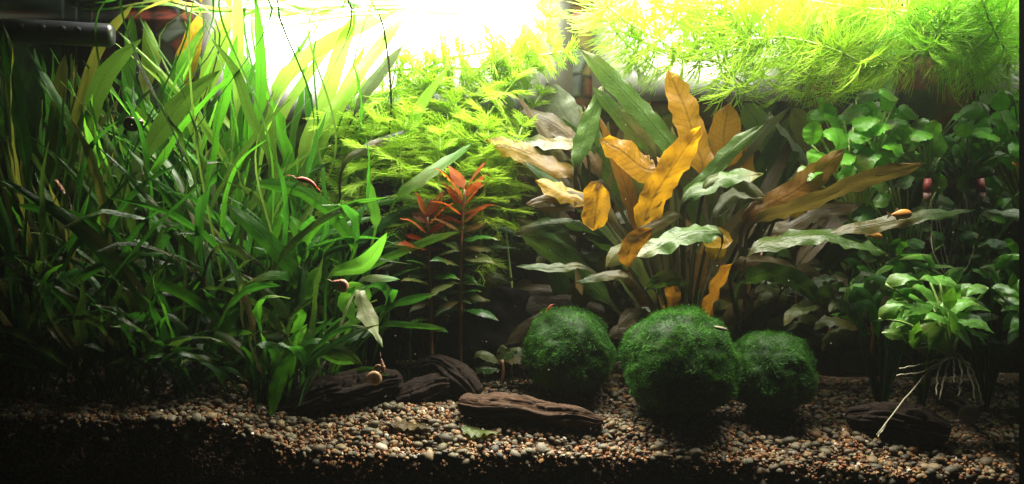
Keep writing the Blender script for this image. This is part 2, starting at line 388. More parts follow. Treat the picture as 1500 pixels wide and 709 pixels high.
def ico(sub):
    bm = bmesh.new(); bmesh.ops.create_icosphere(bm, subdivisions=sub, radius=1.0)
    v = [p.co.copy() for p in bm.verts]; f = [tuple(q.index for q in p.verts) for p in bm.faces]; bm.free(); return v, f
ICO1, ICO2, ICO3 = ico(1), ico(2), ico(3)
PEB = []
for k in range(12):
    r = random.Random(k); sx, sy, sz = 1, r.uniform(0.62, 0.9), r.uniform(0.42, 0.68)
    vs = []
    for p in ICO2[0]:
        d = 1 + 0.16*mnoise.noise(p*1.1 + Vector((k*3.7, 0, 0))) + 0.05*mnoise.noise(p*2.6 + Vector((0, k*2.3, 0)))
        vs.append(Vector((p.x*sx, p.y*sy, p.z*sz))*d)
    PEB.append(vs)
GRT = []
for k in range(8):
    vs = []
    for p in ICO1[0]:
        d = 1 + 0.5*mnoise.noise(p*1.7 + Vector((k*5.1, 2, 0)))
        vs.append(Vector((p.x, p.y*0.85, p.z*0.75))*d)
    GRT.append(vs)
def rot_rand(tilt=0.5):
    return (Matrix.Rotation(random.uniform(0, 2*PI), 3, 'Z') @ Matrix.Rotation(random.gauss(0, tilt), 3, 'X') @ Matrix.Rotation(random.gauss(0, tilt), 3, 'Y'))
spots = []
cell = 0.40
y = 0.55
while y < 13.0:
    x = XL + 0.4
    while x < XR - 0.4:
        px = x + random.uniform(-.2, .2); py = y + random.uniform(-.18, .18)
        r = min(0.46, max(0.13, random.lognormvariate(math.log(0.205), 0.36)))
        spots.append((px, max(0.35+r*0.5, py), ground(px, py) - 0.02 + random.uniform(-0.09, 0.10), r, 0.35)); x += cell
    y += cell*0.9
# against the front glass the bed is seen in section
for row in range(9):
    x = XL + 0.4
    while x < XR - 0.4:
        px = x + random.uniform(-.2, .2); r = min(0.42, max(0.12, random.lognormvariate(math.log(0.22), 0.36)))
        spots.append((px, 0.40 + random.uniform(0, 0.22), ground(px, 0.4) - 0.12 - row*0.36 + random.uniform(-.12, .12), r, 1.0)); x += 0.46
def projected(s):
    k = 1300.0/(48 + s[1]); return s[0]*k + 750, 354.5 - s[2]*k, s[3]*k
def score(s):
    px, py, pr = projected(s)
    if not (380 < px < 1495 and 560 < py < 705): return -1
    if s[1] > 4.0 or (s[4] > 0.9 and s[2] < ground(s[0], 0.4) - 0.75): return -1
    return pr
order = sorted(range(len(spots)), key=lambda i: -score(spots[i]))
heroes = set(order[:300])
pmesh = []
for vs in PEB:
    mb = MB(); mb.add(vs, ICO2[1]); me = mb.mesh('pebble'); me.materials.append(M['pebble']); pmesh.append(me)
sm = MB()
for i, (x, y, z, r, t) in enumerate(spots):
    R = rot_rand(0.28 if t < 0.9 else 0.8)
    if i in heroes:
        o = bpy.data.objects.new('pebble', random.choice(pmesh)); COL.objects.link(o); o.parent = bed
        o.location = Vector((x, y, z))*S; o.scale = (r, r, r); o.rotation_euler = R.to_euler()
    else:
        vs = random.choice(PEB); sm.add([R @ p*r + Vector((x, y, z)) for p in vs], ICO2[1])
o = link('small_pebbles', sm.mesh('small_pebbles'), M['pebble'], bed); o['kind'] = 'stuff'
gm = MB()
for _ in range(13000):
    if random.random() < 0.55:
        x = random.uniform(XL+.3, XR-.3); y = 0.5 + 12.5*random.random()**1.6
        if random.random() > 0.35 + 0.65*smooth(0.42, 0.6, mnoise.noise(Vector((x*0.28, y*0.4, 9)))*0.5+0.5): continue
        z = ground(x, y) + random.uniform(-0.06, 0.12)
    else:
        x = random.uniform(XL+.3, XR-.3); y = random.uniform(0.3, 0.6); z = ground(x, 0.4) - random.random()**1.3*3.3
        if z > ground(x, .4) - 0.4 and random.random() < 0.5: continue
    r = random.uniform(0.07, 0.17)
    R = rot_rand(1.5); gm.add([R @ p*r + Vector((x, y, z)) for p in random.choice(GRT)], ICO1[1])
o = link('orange_grit', gm.mesh('orange_grit', smooth_=False), M['grit'], bed); o['kind'] = 'stuff'

dm = MB(); rd = random.Random(5)                       # flakes of rotted leaf and grit between the pebbles
for _ in range(1500):
    x = rd.uniform(XL+.4, XR-.4); y = .6 + 12*rd.random()**1.5; z = ground(x, y) + rd.uniform(.02, .2); q = rd.uniform(.05, .24); a = rd.uniform(0, 6.28)
    u = Vector((math.cos(a), math.sin(a), rd.gauss(0,.3)))*q; w = Vector((-math.sin(a), math.cos(a), rd.gauss(0,.35)))*q*rd.uniform(.3,.7); c0 = Vector((x, y, z)); h = Vector((0,0,.05*q))
    dm.add([c0-u, c0-u*.3+w+h, c0+u*.5+w*.7, c0+u, c0+u*.2-w+h, c0-u*.6-w*.6], [(0,1,2,3,4,5)])
o = link('leaf_debris', dm.mesh('leaf_debris', smooth_=False), pebble_mat('rotted_flakes', [(0,(.05,.03,.015)), (.35,(.09,.055,.02)), (.6,(.03,.022,.012)), (.8,(.10,.09,.035)), (.95,(.25,.20,.12))]), bed); o['kind'] = 'stuff'

# ------------------------------------------------------------------ cloudy water
HAZE = 0.024
if HAZE > 0:
    m, nt = mat('haze'); v = N(nt, 'ShaderNodeVolumePrincipled'); v.inputs['Color'].default_value = (0.95, 1.0, 0.9, 1); v.inputs['Density'].default_value = HAZE; v.inputs['Anisotropy'].default_value = 0.5
    o = nt.nodes.new('ShaderNodeOutputMaterial'); nt.links.new(v.outputs[0], o.inputs['Volume'])
    mb = MB(); mb.box((-110, -90, -116), (110, 80, 26)); tag(link('haze', mb.mesh('haze', smooth_=False), m), 'faint cloudiness in the water', None, None, 'stuff')

# ------------------------------------------------------------------ lamp bar, added glare panels and fill bar
def emit_mat(name, col, e):
    m, nt = mat(name); n = N(nt, 'ShaderNodeEmission', i_Color=(*col, 1), i_Strength=e); out(nt, n.outputs[0]); return m
def panel(x0, x1, z0, z1, y, label):  # added glowing sheet that stands in for the lamp's reflected glare
    r = empty('lamp', ((x0+x1)/2, y+0.2, z0)); tag(r, label, 'lamp', 'added glare panels behind the feathery plants'); og = Vector(r.location)/S
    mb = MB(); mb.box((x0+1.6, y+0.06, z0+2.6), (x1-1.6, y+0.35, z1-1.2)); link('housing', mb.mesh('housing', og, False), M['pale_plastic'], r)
    mb = MB(); mb.add([(x0,y,z0),(x1,y,z0),(x1,y,z1),(x0,y,z1)], [(0,1,2,3)]); me = mb.mesh('glare_face', og, False); u = me.uv_layers.new(name='UVMap')
    u.data.foreach_set('uv', [0,0,1,0,1,1,0,1]); link('glare_face', me, M['panel'], r)
M['pale_plastic'] = simple('pale_plastic', (0.6, 0.6, 0.56), 0.4)
def glare_mat():
    m, nt = mat('soft_glare'); tc = N(nt, 'ShaderNodeTexCoord'); sp = N(nt, 'ShaderNodeSeparateXYZ'); nt.links.new(tc.outputs['UV'], sp.inputs[0])
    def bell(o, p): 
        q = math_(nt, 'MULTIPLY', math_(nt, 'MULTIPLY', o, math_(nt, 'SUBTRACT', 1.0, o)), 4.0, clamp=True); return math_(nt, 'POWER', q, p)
    f = math_(nt, 'MULTIPLY', bell(sp.outputs[0], 2.0), bell(sp.outputs[1], 3.2))  # emission fades towards the rim to paint a soft-edged glare
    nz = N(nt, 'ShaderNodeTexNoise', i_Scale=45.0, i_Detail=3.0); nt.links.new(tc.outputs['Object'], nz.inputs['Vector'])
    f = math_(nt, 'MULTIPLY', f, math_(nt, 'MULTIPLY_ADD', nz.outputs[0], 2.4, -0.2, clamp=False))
    e = N(nt, 'ShaderNodeEmission', i_Color=(1.0, 0.98, 0.80, 1)); nt.links.new(math_(nt, 'MULTIPLY', f, GLARE_E), e.inputs[1])
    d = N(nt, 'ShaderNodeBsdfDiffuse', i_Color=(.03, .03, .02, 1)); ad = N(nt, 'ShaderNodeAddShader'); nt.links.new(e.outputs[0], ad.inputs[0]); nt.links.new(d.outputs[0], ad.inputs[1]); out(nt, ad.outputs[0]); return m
M['panel'] = glare_mat()
panel(-23.0, 4.4, 8.8, 24.4, 16.2, 'added glowing panel for the white glare behind tall ribbon leaves at the water line')
panel(5.8, 21.0, 10.2, 23.0, 16.2, 'added glowing panel for the white glare behind the floating feathery fronds')
lr = empty('lamp', (0, 9, 21.5)); tag(lr, 'long lamp bar hanging over the water', 'lamp')
mb = MB(); mb.box((-27, 7.0, 21.2), (28, 16.0, 22.4)); link('housing', mb.mesh('housing', (0, 9, 21.5), False), M['black'], lr)
la = bpy.data.lights.new('lamp_light', 'AREA'); la.shape = 'RECTANGLE'; la.size = 50*S; la.size_y = 6*S; la.energy = LAMP_W; la.color = (1.0, 0.94, 0.80)
lo = bpy.data.objects.new('lamp_light', la); COL.objects.link(lo); lo.parent = lr; lo.location = Vector((1.3, 2.6, -0.4))*S

l2 = empty('lamp', (11, 4, 21.5)); tag(l2, 'added unseen fill bar brightening the front right of the water', 'lamp')  # extra bar added above the view to brighten the dim right side
mb = MB(); mb.box((-10, 1.8, 21.2), (28, 6.6, 22.4)); link('housing', mb.mesh('housing', (11, 4, 21.5), False), M['black'], l2)
lb = bpy.data.lights.new('lamp_light', 'AREA'); lb.shape = 'RECTANGLE'; lb.size = 28*S; lb.size_y = 3.5*S; lb.energy = FRONT_FILL; lb.color = (1.0, 0.94, 0.80)
lo = bpy.data.objects.new('lamp_light', lb); COL.objects.link(lo); lo.parent = l2; lo.location = Vector((2.0, 0.0, -0.4))*S

# ------------------------------------------------------------------ spray bar of the filter
sb = empty('spray_bar', P(-20, 55, 7)); tag(sb, 'black filter pipe with a row of small holes under the surface', 'filter pipe')
og = Vector(sb.location)/S
a, b = P(-60, 40, 7), P(160, 52, 8.5)
mb = MB(); mb.tube([a, a.lerp(b, .5), b, b + (b-a).normalized()*0.25], [0.74, 0.74, 0.74, 0.6], 24); link('pipe', mb.mesh('pipe', og), M['spray'] if 'spray' in M else simple('dark_pipe', (0.028,0.031,0.038), 0.35), sb)
hm = simple('hole_black', (0.004,0.004,0.004), 0.8)
for px in (8, 38, 70, 99, 121):
    c = P(px, 42 + 7*(px/120) - 2, 7.3 + px*.007) ; c.y -= 0.72
    mb = MB(); mb.tube([c + Vector((0, -0.03, 0.0)), c + Vector((0, 0.3, 0))], 0.2, 12); link('hole', mb.mesh('hole', og), hm, sb)

# ------------------------------------------------------------------ driftwood and rocks
def wood_mat(name, a, b):
    m, nt = mat(name)
    uv = N(nt, 'ShaderNodeUVMap'); mp = N(nt, 'ShaderNodeMapping'); mp.inputs['Scale'].default_value = (5, 0.55, 1); nt.links.new(uv.outputs[0], mp.inputs[0])
    nz = N(nt, 'ShaderNodeTexNoise', i_Scale=9.0, i_Detail=8.0, i_Roughness=0.68, i_Distortion=0.4); nt.links.new(mp.outputs[0], nz.inputs['Vector'])
    tc = N(nt, 'ShaderNodeTexCoord'); n2 = N(nt, 'ShaderNodeTexNoise', i_Scale=110.0, i_Detail=6.0); nt.links.new(tc.outputs['Object'], n2.inputs['Vector'])
    f = math_(nt, 'MULTIPLY_ADD', nz.outputs[0], 2.4, -0.75, clamp=True)
    c = mix_(nt, f, a, b); c = mix_(nt, math_(nt, 'MULTIPLY', n2.outputs[0], 0.5), c, tuple(x*0.4 for x in a))
    out(nt, principled(nt, c, 0.75, 0.3, nz.outputs[0], 0.9, 0.003)); return m
M['wood'] = wood_mat('brown_driftwood', (0.024,0.012,0.006), (0.190,0.098,0.046))
M['dwood'] = wood_mat('dark_driftwood', (0.010,0.0055,0.003), (0.052,0.027,0.014))
def driftwood(label, pts, rad, flat, m, seed, group=None, knots=()):
    C = [p + Vector((0, 0, -.22 + .16*mnoise.noise(Vector((p.x*.7, seed, 0))))) for p in spline(pts, 90)]; n = 64; vs = []; uvs = []; fs = []
    base = Vector(C[len(C)//2]); root_loc = Vector((base.x, base.y, min(p.z for p in C) - rad[0]*flat))
    L = sum((b-a).length for a, b in zip(C, C[1:])); s = 0
    for i, c in enumerate(C):
        t = i/90
        if i: s += (C[i]-C[i-1]).length
        T = (C[min(i+1, 90)] - C[max(i-1, 0)]).normalized(); U = T.cross(Vector((0,0,1))).normalized(); V = U.cross(T)
        ri = rad[0]; q = t*(len(rad)-1); k = min(int(q), len(rad)-2); ri = lerp(rad[k], rad[k+1], q-k)
        if t < 0.04: ri *= 0.35 + 0.65*math.sqrt(t/0.04)
        if t > 0.96: ri *= 0.35 + 0.65*math.sqrt((1-t)/0.04)
        for k in range(n):
            a = 2*PI*k/n; ca, sa = math.cos(a), math.sin(a)
            d = 1 + 0.30*mnoise.noise(Vector((ca*1.3, sa*1.3, s*0.22 + seed))) + 0.20*mnoise.noise(Vector((ca*4.5, sa*4.5, s*0.35 + seed*2)))
            g = abs(mnoise.noise(Vector((ca*6.0, sa*6.0, s*0.22 + seed*3)))); d -= 0.26*max(0, 0.2 - g)/0.2
            g = abs(mnoise.noise(Vector((ca*2.5, sa*2.5, s*0.8 + seed*5)))); d -= 0.16*max(0, 0.12 - g)/0.12
            d += 0.07*mnoise.noise(Vector((ca*13, sa*13, s*.9+seed))) + 0.045*mnoise.noise(Vector((ca*26, sa*26, s*2.2+seed)))
            vs.append(c + (U*ca + V*sa*flat)*ri*d); uvs.append((k/n*2 if k <= n/2 else (1-k/n)*2, s/4))
    for i in range(90):
        for k in range(n): k2 = (k+1) % n; fs.append((i*n+k, i*n+k2, (i+1)*n+k2, (i+1)*n+k))
    fs.append(tuple(range(n))[::-1]); fs.append(tuple(90*n+k for k in range(n)))
    mb = MB(); mb.add(vs, fs); me = mb.mesh('driftwood', root_loc)
    ul = me.uv_layers.new(name='UVMap'); idx = [0]*len(me.loops); me.loops.foreach_get('vertex_index', idx)
    ul.data.foreach_set('uv', [x for i in idx for x in uvs[i]])
    o = link('driftwood', me, m, loc=root_loc*S); tag(o, label, 'driftwood', group); return o
G = 'pieces of driftwood on the gravel'
driftwood('brown driftwood log lying in front of the leftmost moss ball', [P(672,585,3.6), P(730,592,3.2), P(800,600,2.8), P(850,605,2.4), P(884,612,2.2)], [0.85,1.05,1.0,0.95,0.4], 0.7, M['wood'], 1.3, G)
driftwood('long dark driftwood piece lying under the green ribbon leaves', [P(400,596,4.2), P(455,578,4.6), P(525,562,5.2), P(590,550,5.8)], [0.8,1.25,1.35,0.9], 0.75, M['dwood'], 5.1, G)
driftwood('dark humped driftwood stub between two longer pieces', [P(575,580,5.6), P(615,568,6.0), P(650,556,6.4), P(688,562,6.8)], [0.7,1.05,1.0,0.5], 0.7, M['dwood'], 8.8, G)
driftwood('dark driftwood knot with an upturned top behind the log', [P(600,535,7.6), P(640,526,7.4), P(676,545,6.6), P(700,575,6.2)], [0.45,0.65,0.9,0.7], 0.7, M['dwood'], 3.7, G)
driftwood('dark reddish driftwood lump below the hanging plantlet', [P(1238,606,4.2), P(1290,606,3.6), P(1345,616,3.0), P(1390,632,2.6)], [0.6,1.15,1.35,0.8], 0.85, M['dwood'], 12.4, G)
def rock(label, px, py, y, rx, ry, rz, seed, m):
    c = P(px, py, y); vs = []
    for p in ICO4[0]:
        d = 1 + 0.28*mnoise.noise(p*1.3 + Vector((seed,0,0))) + 0.12*mnoise.noise(p*3.1 + Vector((0,seed,0))) + 0.05*mnoise.noise(p*8 + Vector((0,0,seed)))
        vs.append(Vector((p.x*rx, p.y*ry, p.z*rz))*d + c)
    mb = MB(); mb.add(vs, ICO4[1]); b = c - Vector((0,0,rz)); o = link('rock', mb.mesh('rock', b), m, loc=b*S); tag(o, label, 'rock'); return o
ICO4 = ico(5)
def rock_mat():
    m, nt = mat('black_rock'); tc = N(nt, 'ShaderNodeTexCoord'); nz = N(nt, 'ShaderNodeTexNoise', i_Scale=160.0, i_Detail=9.0, i_Roughness=0.7); nt.links.new(tc.outputs['Object'], nz.inputs['Vector'])
    c = ramp(nt, nz.outputs[0], [(0.3,(0.003,0.003,0.003)), (0.55,(0.007,0.0065,0.006)), (0.75,(0.028,0.026,0.024))])
    out(nt, principled(nt, c, 0.85, 0.08, nz.outputs[0], 0.8, 0.002)); return m
M['rock'] = rock_mat()
rock('tall rounded black rock behind the green ribbon leaves', 556, 395, 11, 2.0, 1.8, 6.2, 4.2, M['rock'])
rock('low black rock behind the red stemmed plants', 700, 480, 11.5, 4.0, 2.4, 3.4, 9.1, M['rock'])

# ------------------------------------------------------------------ moss balls
def moss_mat(name, a, b):
    m, nt = mat(name); tc = N(nt, 'ShaderNodeTexCoord')
    nz = N(nt, 'ShaderNodeTexNoise', i_Scale=75.0, i_Detail=6.0, i_Roughness=0.6); nt.links.new(tc.outputs['Object'], nz.inputs['Vector'])
    c = mix_(nt, math_(nt, 'MULTIPLY_ADD', nz.outputs[0], 2.6, -0.8, clamp=True), a, b)
    pn = N(nt, 'ShaderNodeTexNoise', i_Scale=38.0, i_Detail=4.0); nt.links.new(tc.outputs['Object'], pn.inputs['Vector'])
    c = mix_(nt, math_(nt, 'MULTIPLY', math_(nt, 'MULTIPLY_ADD', pn.outputs[0], 6.0, -3.6, clamp=True), .45), c, (0.06, 0.085, 0.014))
    pr = principled(nt, c, 0.6, 0.25); t = N(nt, 'ShaderNodeBsdfTranslucent'); nt.links.new(c, t.inputs[0])
    ms = N(nt, 'ShaderNodeMixShader'); ms.inputs[0].default_value = 0.3; nt.links.new(pr, ms.inputs[1]); nt.links.new(t.outputs[0], ms.inputs[2]); out(nt, ms.outputs[0]); return m
M['moss'] = moss_mat('moss_fibre', (0.022,0.110,0.009), (0.075,0.250,0.016))
M['mossd'] = moss_mat('moss_core', (0.008,0.032,0.004), (0.020,0.070,0.007))
def moss_ball(label, px, py, y, r, seed, nstr=20000):
    c = P(px, py, y); rs = random.Random(seed); off = Vector((seed*3.1, 0, 0))
    root = empty('moss_ball', c - Vector((0,0,r))); tag(root, label, 'moss ball', 'green moss balls on the gravel'); og = Vector(root.location)/S
    def rad(p): return r*(0.93 + 0.11*mnoise.noise(p*1.3 + off) + 0.06*mnoise.noise(p*3.6 + off) + 0.03*mnoise.noise(p*9 + off) - 0.22*max(0, -p.z - .5))
    mb = MB(); mb.add([c + p*rad(p) for p in ICO4[0]], ICO4[1]); link('core', mb.mesh('core', og), M['mossd'], root)
    vs = []; fs = []
    for _ in range(nstr):
        z = rs.uniform(-1, 1); a = rs.uniform(0, 2*PI); q = math.sqrt(1-z*z); p = Vector((q*math.cos(a), q*math.sin(a), z))
        if p.y > 0.55: continue
        fl = mnoise.noise_vector(p*1.6 + off)*1.3 + mnoise.noise_vector(p*5 + off)*0.8; fl = fl - p*fl.dot(p)
        d = (p*rs.uniform(0.25, 0.75) + fl*1.5 + Vector((rs.gauss(0,.33), rs.gauss(0,.33), rs.gauss(0,.33) - 0.1))).normalized()
        L = rs.uniform(0.14, 0.42)*r/3.4*(1 + .8*max(-.7, mnoise.noise(p*5 + off*2))); b = c + p*(rad(p) - 0.05)
        sd = d.cross(Vector((rs.gauss(0,1), rs.gauss(0,1), rs.gauss(0,1)))).normalized()*rs.uniform(0.006, 0.013)
        m1 = b + d*L*0.5 + p*0.03; e = b + d*L - p*0.04
        k = len(vs); vs += [b-sd, b+sd, m1-sd, m1+sd, e]; fs += [(k,k+1,k+3,k+2), (k+2,k+3,k+4)]
    mb = MB(); mb.add(vs, fs); o = link('fuzz', mb.mesh('fuzz', og), M['moss'], root); o['kind'] = 'stuff'
    return root
moss_ball('largest moss ball in the middle with a pebble on its shoulder', 995, 533, 3.9, 3.5, 1, 48000)
moss_ball('moss ball behind the brown driftwood log', 833, 516, 7.2, 2.95, 2, 34000)
moss_ball('darker moss ball on the right touching the largest one', 1130, 546, 5.2, 2.75, 3, 32000)
mb = MB(); cpt = P(1056, 481, 1.8); R = Matrix.Rotation(0.25, 3, 'Y'); mb.add([R @ Vector((p.x*0.42, p.y*0.3, p.z*0.2)) for p in PEB[3]], ICO2[1])
o = link('pebble', mb.mesh('pebble'), M['pebble'], loc=cpt*S); tag(o, 'dark flat pebble caught on the largest moss ball', 'pebble')

# ------------------------------------------------------------------ green ribbon-leaved plants on the left
GL = 'green strap leaved plants on the left'
crowns = [  # px, depth, name label
    (30, 4.0,  'green strap leaved plant at the left edge in front'),
    (95, 8.0,  'tall dark strap leaved plant below the filter pipe'),
    (165, 3.2, 'strap leaved plant with a long leaf sweeping up to the left edge'),
    (60, 13.0, 'strap leaved plant at the back under the filter pipe'),
    (230, 9.0, 'strap leaved plant with two broad dark leaves near the dark snail'),
    (270, 4.0, 'strap leaved plant with a low bright leaf lying flat over dark gravel'),
    (345, 8.0, 'strap leaved plant with a dark curled leaf tip left of the yellow ribbons'),
    (310, 13.0,'strap leaved plant at the back with yellow lit leaves'),
    (395, 4.0, 'strap leaved plant with a long green leaf touching the gravel'),
    (430, 9.5, 'strap leaved plant whose arching leaf carries the red shrimp'),
    (470, 5.5, 'strap leaved plant with torn cream leaf and pink snail'),
    (505, 9.0, 'strap leaved plant with bright leaves reaching over the black rock'),
    (200, 13.5,'strap leaved plant in the back row behind the dark snail'),
    (420, 14.0,'strap leaved plant in the back row below the glare panel'),
]
PL = []
for px, y, lab in crowns:
    k = (48+y)/1300; x = (px-750)*k; z = ground(x, y) - 0.1
    r = empty('strap_leaf_plant', (x, y, z)); tag(r, lab, 'plant', GL); PL.append((r, px, y))
def crown_of(i): return Vector(PL[i][0].location)/S
def fill(i, n, lmin, lmax, mats, wmin=0.55, wmax=0.95, th=(0.03, 0.4), bend=(0.3, 1.5), az=None):
    r, px, y = PL[i]; c = crown_of(i)
    for k in range(n):
        a = random.uniform(0, 2*PI) if az is None else random.gauss(*az)
        L = random.uniform(lmin, lmax); t0 = random.uniform(*th); bd = random.uniform(*bend)
        pts = [c + Vector((random.gauss(0,1.1), random.gauss(0,.7), random.uniform(-.1,.2)))]; m = 7
        for s in range(m):
            q = (s+0.5)/m; t_ = t0 + bd*q**1.7; aa = a + 0.8*math.sin(q*2.4 + k)
            pts.append(pts[-1] + Vector((math.cos(aa)*math.sin(t_), math.sin(aa)*math.sin(t_)*0.7, math.cos(t_)))*(L/m))
        for p in pts:
            p.y = min(16.0, max(0.7, p.y)); p.z = min(16.2 if px > 200 else 11.5 + 0.15*(p.y-3), p.z); p.x = max(XL+0.5, p.x)
        leaf(r, pts, random.uniform(wmin, wmax), random.choice(mats), kind=random.choice(['lance','lance','strap']), F=Vector((random.uniform(-1.2,1.2), -random.uniform(.2,1), random.uniform(-.1, 1.2))), twist=random.uniform(-1.8, 1.8),
             wave=random.uniform(.05, .20), wf=random.uniform(3, 7), crimp=random.uniform(.02,.10), fold=random.uniform(.1,.4), stalk=random.uniform(.15,.42), stalk_w=0.17)
A = dict(wmin=.32, wmax=.70)
fill(0, 50, 6, 16, ['deep','dark','deep'], th=(.05,.6), bend=(.3,1.9), **A)
fill(1, 46, 12, 21, ['dark','olive','deep','green'], th=(0.02,.3), bend=(.1,1.2), **A)
fill(2, 52, 5, 12, ['deep','dark','green','dark'], th=(.05,.7), bend=(.3,1.9), **A)
fill(3, 36, 14, 22, ['green','olive','deep','deep'], th=(0.02,.3), bend=(.1,1.0), **A)
fill(4, 56, 9, 20, ['deep','green','deep','dark'], th=(.03,.5), bend=(.3,1.9), **A)
fill(5, 44, 5, 13, ['deep','green','dark','deep'], th=(.05,.8), bend=(.3,1.9), **A)
fill(6, 56, 9, 20, ['green','deep','deep','dark'], th=(.03,.5), bend=(.3,1.9), **A)
fill(7, 34, 17, 26, ['lime','bright','green','green'], 0.4, 0.8, th=(0.02,.4), bend=(.1,1.0))
fill(8, 44, 4, 11, ['green','deep','dark','deep'], th=(.05,.8), bend=(.3,1.9), **A)
fill(9, 54, 9, 19, ['green','deep','deep','green'], th=(.03,.5), bend=(.3,1.8), **A)
fill(10, 22, 4, 10, ['green','deep','deep','dark'], th=(.05,.8), bend=(.3,1.9), **A)
fill(11, 28, 7, 14, ['green','deep','deep'], az=(PI, 1.3), th=(.03,.5), bend=(.3,1.8), **A)
fill(12, 40, 16, 25, ['bright','green','green','deep'], 0.4, 0.75, th=(0.02,.4), bend=(.1,1.0))
fill(13, 18, 18, 27, ['lime','bright','green'], 0.45, 0.85, th=(0.02,.4), bend=(.1,1.0), az=(PI, 1.0))

def hero(i, pp, w, m, d0, d1, kind='strap', link_crown=True, plants=None, **kw):
    """pp: base to tip in pixels of the photograph; w: width in pixels; d0..d1: depth from base to tip"""
    r = (plants or PL)[i][0]; c = Vector(r.location)/S
    n = len(pp); pts = [P(x, y, lerp(d0, d1, k/(n-1))) for k, (x, y) in enumerate(pp)]
    blade = sum((b-a).length for a, b in zip(pts, pts[1:])); stalk = 0.0
    if link_crown:
        a = pts[0]; mid = c.lerp(a, 0.5) + Vector((0, 0, 0.12*(a-c).length)); 
        pre = (mid-c).length + (a-mid).length; stalk = pre/(pre + blade); pts = [c, mid] + pts
    kw.setdefault('wave', 0.05); kw.setdefault('crimp', 0.03); kw.setdefault('twist', random.uniform(-.4,.4)); kw.setdefault('F', Vector((random.uniform(-.35,.35), -1, random.uniform(-.1,.5))))
    kw.setdefault('stalk_w', 0.16)
    kw.setdefault('n', 28 if link_crown else 22)
    return leaf(r, pts, w*(48+(d0+d1)/2)/1300, m, kind=kind, stalk=stalk, **kw)
H = hero
H(2, [(225,500),(205,435),(130,345),(60,295),(5,262)], 25, 'deep', 3.0, 2.0, 'lance')
H(2, [(150,345),(100,315),(25,300)], 15, 'deep', 3, 2.5)
H(5, [(205,412),(250,422),(295,448),(322,474)], 17, 'green', 4, 3.0)
H(8, [(450,445),(430,400),(390,350),(333,298)], 24, 'green', 6, 4)
H(9, [(518,372),(500,330),(460,290),(415,272),(365,268)], 20, 'green', 6, 5, crimp=.10)
H(11, [(577,297),(615,262),(692,210)], 26, 'bright', 8, 7, 'lance')
H(11, [(550,335),(545,295),(540,265)], 14, 'bright', 7, 7, crimp=.08)
H(10, [(482,406),(530,388),(552,365),(567,340)], 24, 'bright', 5, 4.5, 'lance')
H(10, [(525,414),(555,408),(586,409)], 15, 'bright', 4.5, 4.5, 'lance', crimp=.07)
H(11, [(520,405),(590,368),(640,348),(672,340)], 12, 'bright', 7, 6.5)
H(11, [(518,368),(560,328),(605,305),(640,312)], 15, 'deep', 8, 8)
H(11, [(565,372),(580,350),(598,330)], 22, 'deep', 8, 8, 'lance')
H(10, [(560,478),(600,476),(650,481)], 9, 'green', 5, 5)
H(10, [(575,450),(600,440),(637,430)], 13, 'deep', 5, 5, 'lance')
H(10, [(522,425),(536,455),(548,482),(561,508)], 30, 'cream', 3.0, 2.4, 'point', crimp=.30, wave=.10, wf=3, F=Vector((.2,-.8,.55)), label='torn cream coloured leaf')
H(10, [(515,470),(505,440),(520,420)], 22, 'bright', 4, 4, 'lance')
H(10, [(540,440),(525,425),(505,415)], 22, 'bright', 4, 4, 'lance')
H(13, [(455,235),(505,135),(560,60),(603,5)], 28, 'lime', 11, 12, twist=.2, wave=.01, crimp=0)
H(13, [(440,240),(475,150),(500,70),(522,18)], 24, 'lime', 13, 13, wave=.01, crimp=0)
H(13, [(455,235),(490,165),(537,62)], 18, 'yellow', 13.5, 13.5, 'lance')
H(13, [(520,165),(550,115),(592,65)], 20, 'pale', 12, 12, 'lance', crimp=.08)
H(13, [(405,195),(450,110),(520,20)], 16, 'lime', 14, 14, wave=.02)
H(13, [(400,150),(440,90),(510,45),(580,18)], 22, 'lime', 14, 13, wave=.02)
H(13, [(460,250),(480,180),(505,130)], 17, 'bright', 11.5, 12, wave=.02)
H(11, [(535,255),(590,200),(625,140),(662,92)], 19, 'lime', 10, 10, 'lance', crimp=.05)
H(11, [(500,250),(540,215),(600,190)], 18, 'sage', 9, 9, 'lance')
H(6, [(395,245),(365,165),(345,105),(310,58)], 17, 'dark', 7, 6, 'lance')
H(4, [(138,200),(138,145),(165,95),(207,58)], 32, 'dark', 6, 5.5, 'lance')
H(4, [(212,240),(235,190),(275,140),(322,103)], 34, 'dark', 6, 5.5, 'lance')
H(1, [(100,235),(120,140),(150,60),(197,4)], 18, 'olive', 9, 9, wave=.01, crimp=0)
H(7, [(347,160),(348,70),(347,-25)], 17, 'lime', 11, 11, wave=.01, crimp=0, twist=.1)
H(7, [(262,150),(275,80),(295,15)], 34, 'yellow', 14.5, 15, 'lance')
H(7, [(300,150),(315,80),(338,5)], 32, 'lime', 14, 15, 'lance')
H(7, [(215,140),(222,80),(212,30)], 26, 'lime', 14, 14, 'lance')
H(12, [(185,150),(190,90),(192,20)], 22, 'bright', 14, 14)
H(12, [(250,200),(258,110),(300,35)], 30, 'bright', 14, 14, 'lance')
H(0, [(40,250),(22,140),(5,35)], 18, 'deep', 5, 5)
H(3, [(70,260),(85,150),(95,80)], 20, 'olive', 9, 9)
H(8, [(405,545),(432,500),(450,475)], 20, 'bright', 3.5, 3.2, 'lance')
H(8, [(398,607),(405,565),(425,525),(440,515)], 22, 'green', 2.0, 2.2, 'lance')
H(8, [(300,515),(325,480),(358,450)], 20, 'bright', 3.5, 3.2, 'lance')
H(5, [(232,520),(258,515),(288,511)], 15, 'bright', 3, 3, 'lance')
H(8, [(300,510),(335,488),(370,488)], 15, 'bright', 3.5, 3, 'lance')
H(10, [(468,521),(495,528),(526,531)], 12, 'bright', 4, 4, 'lance')
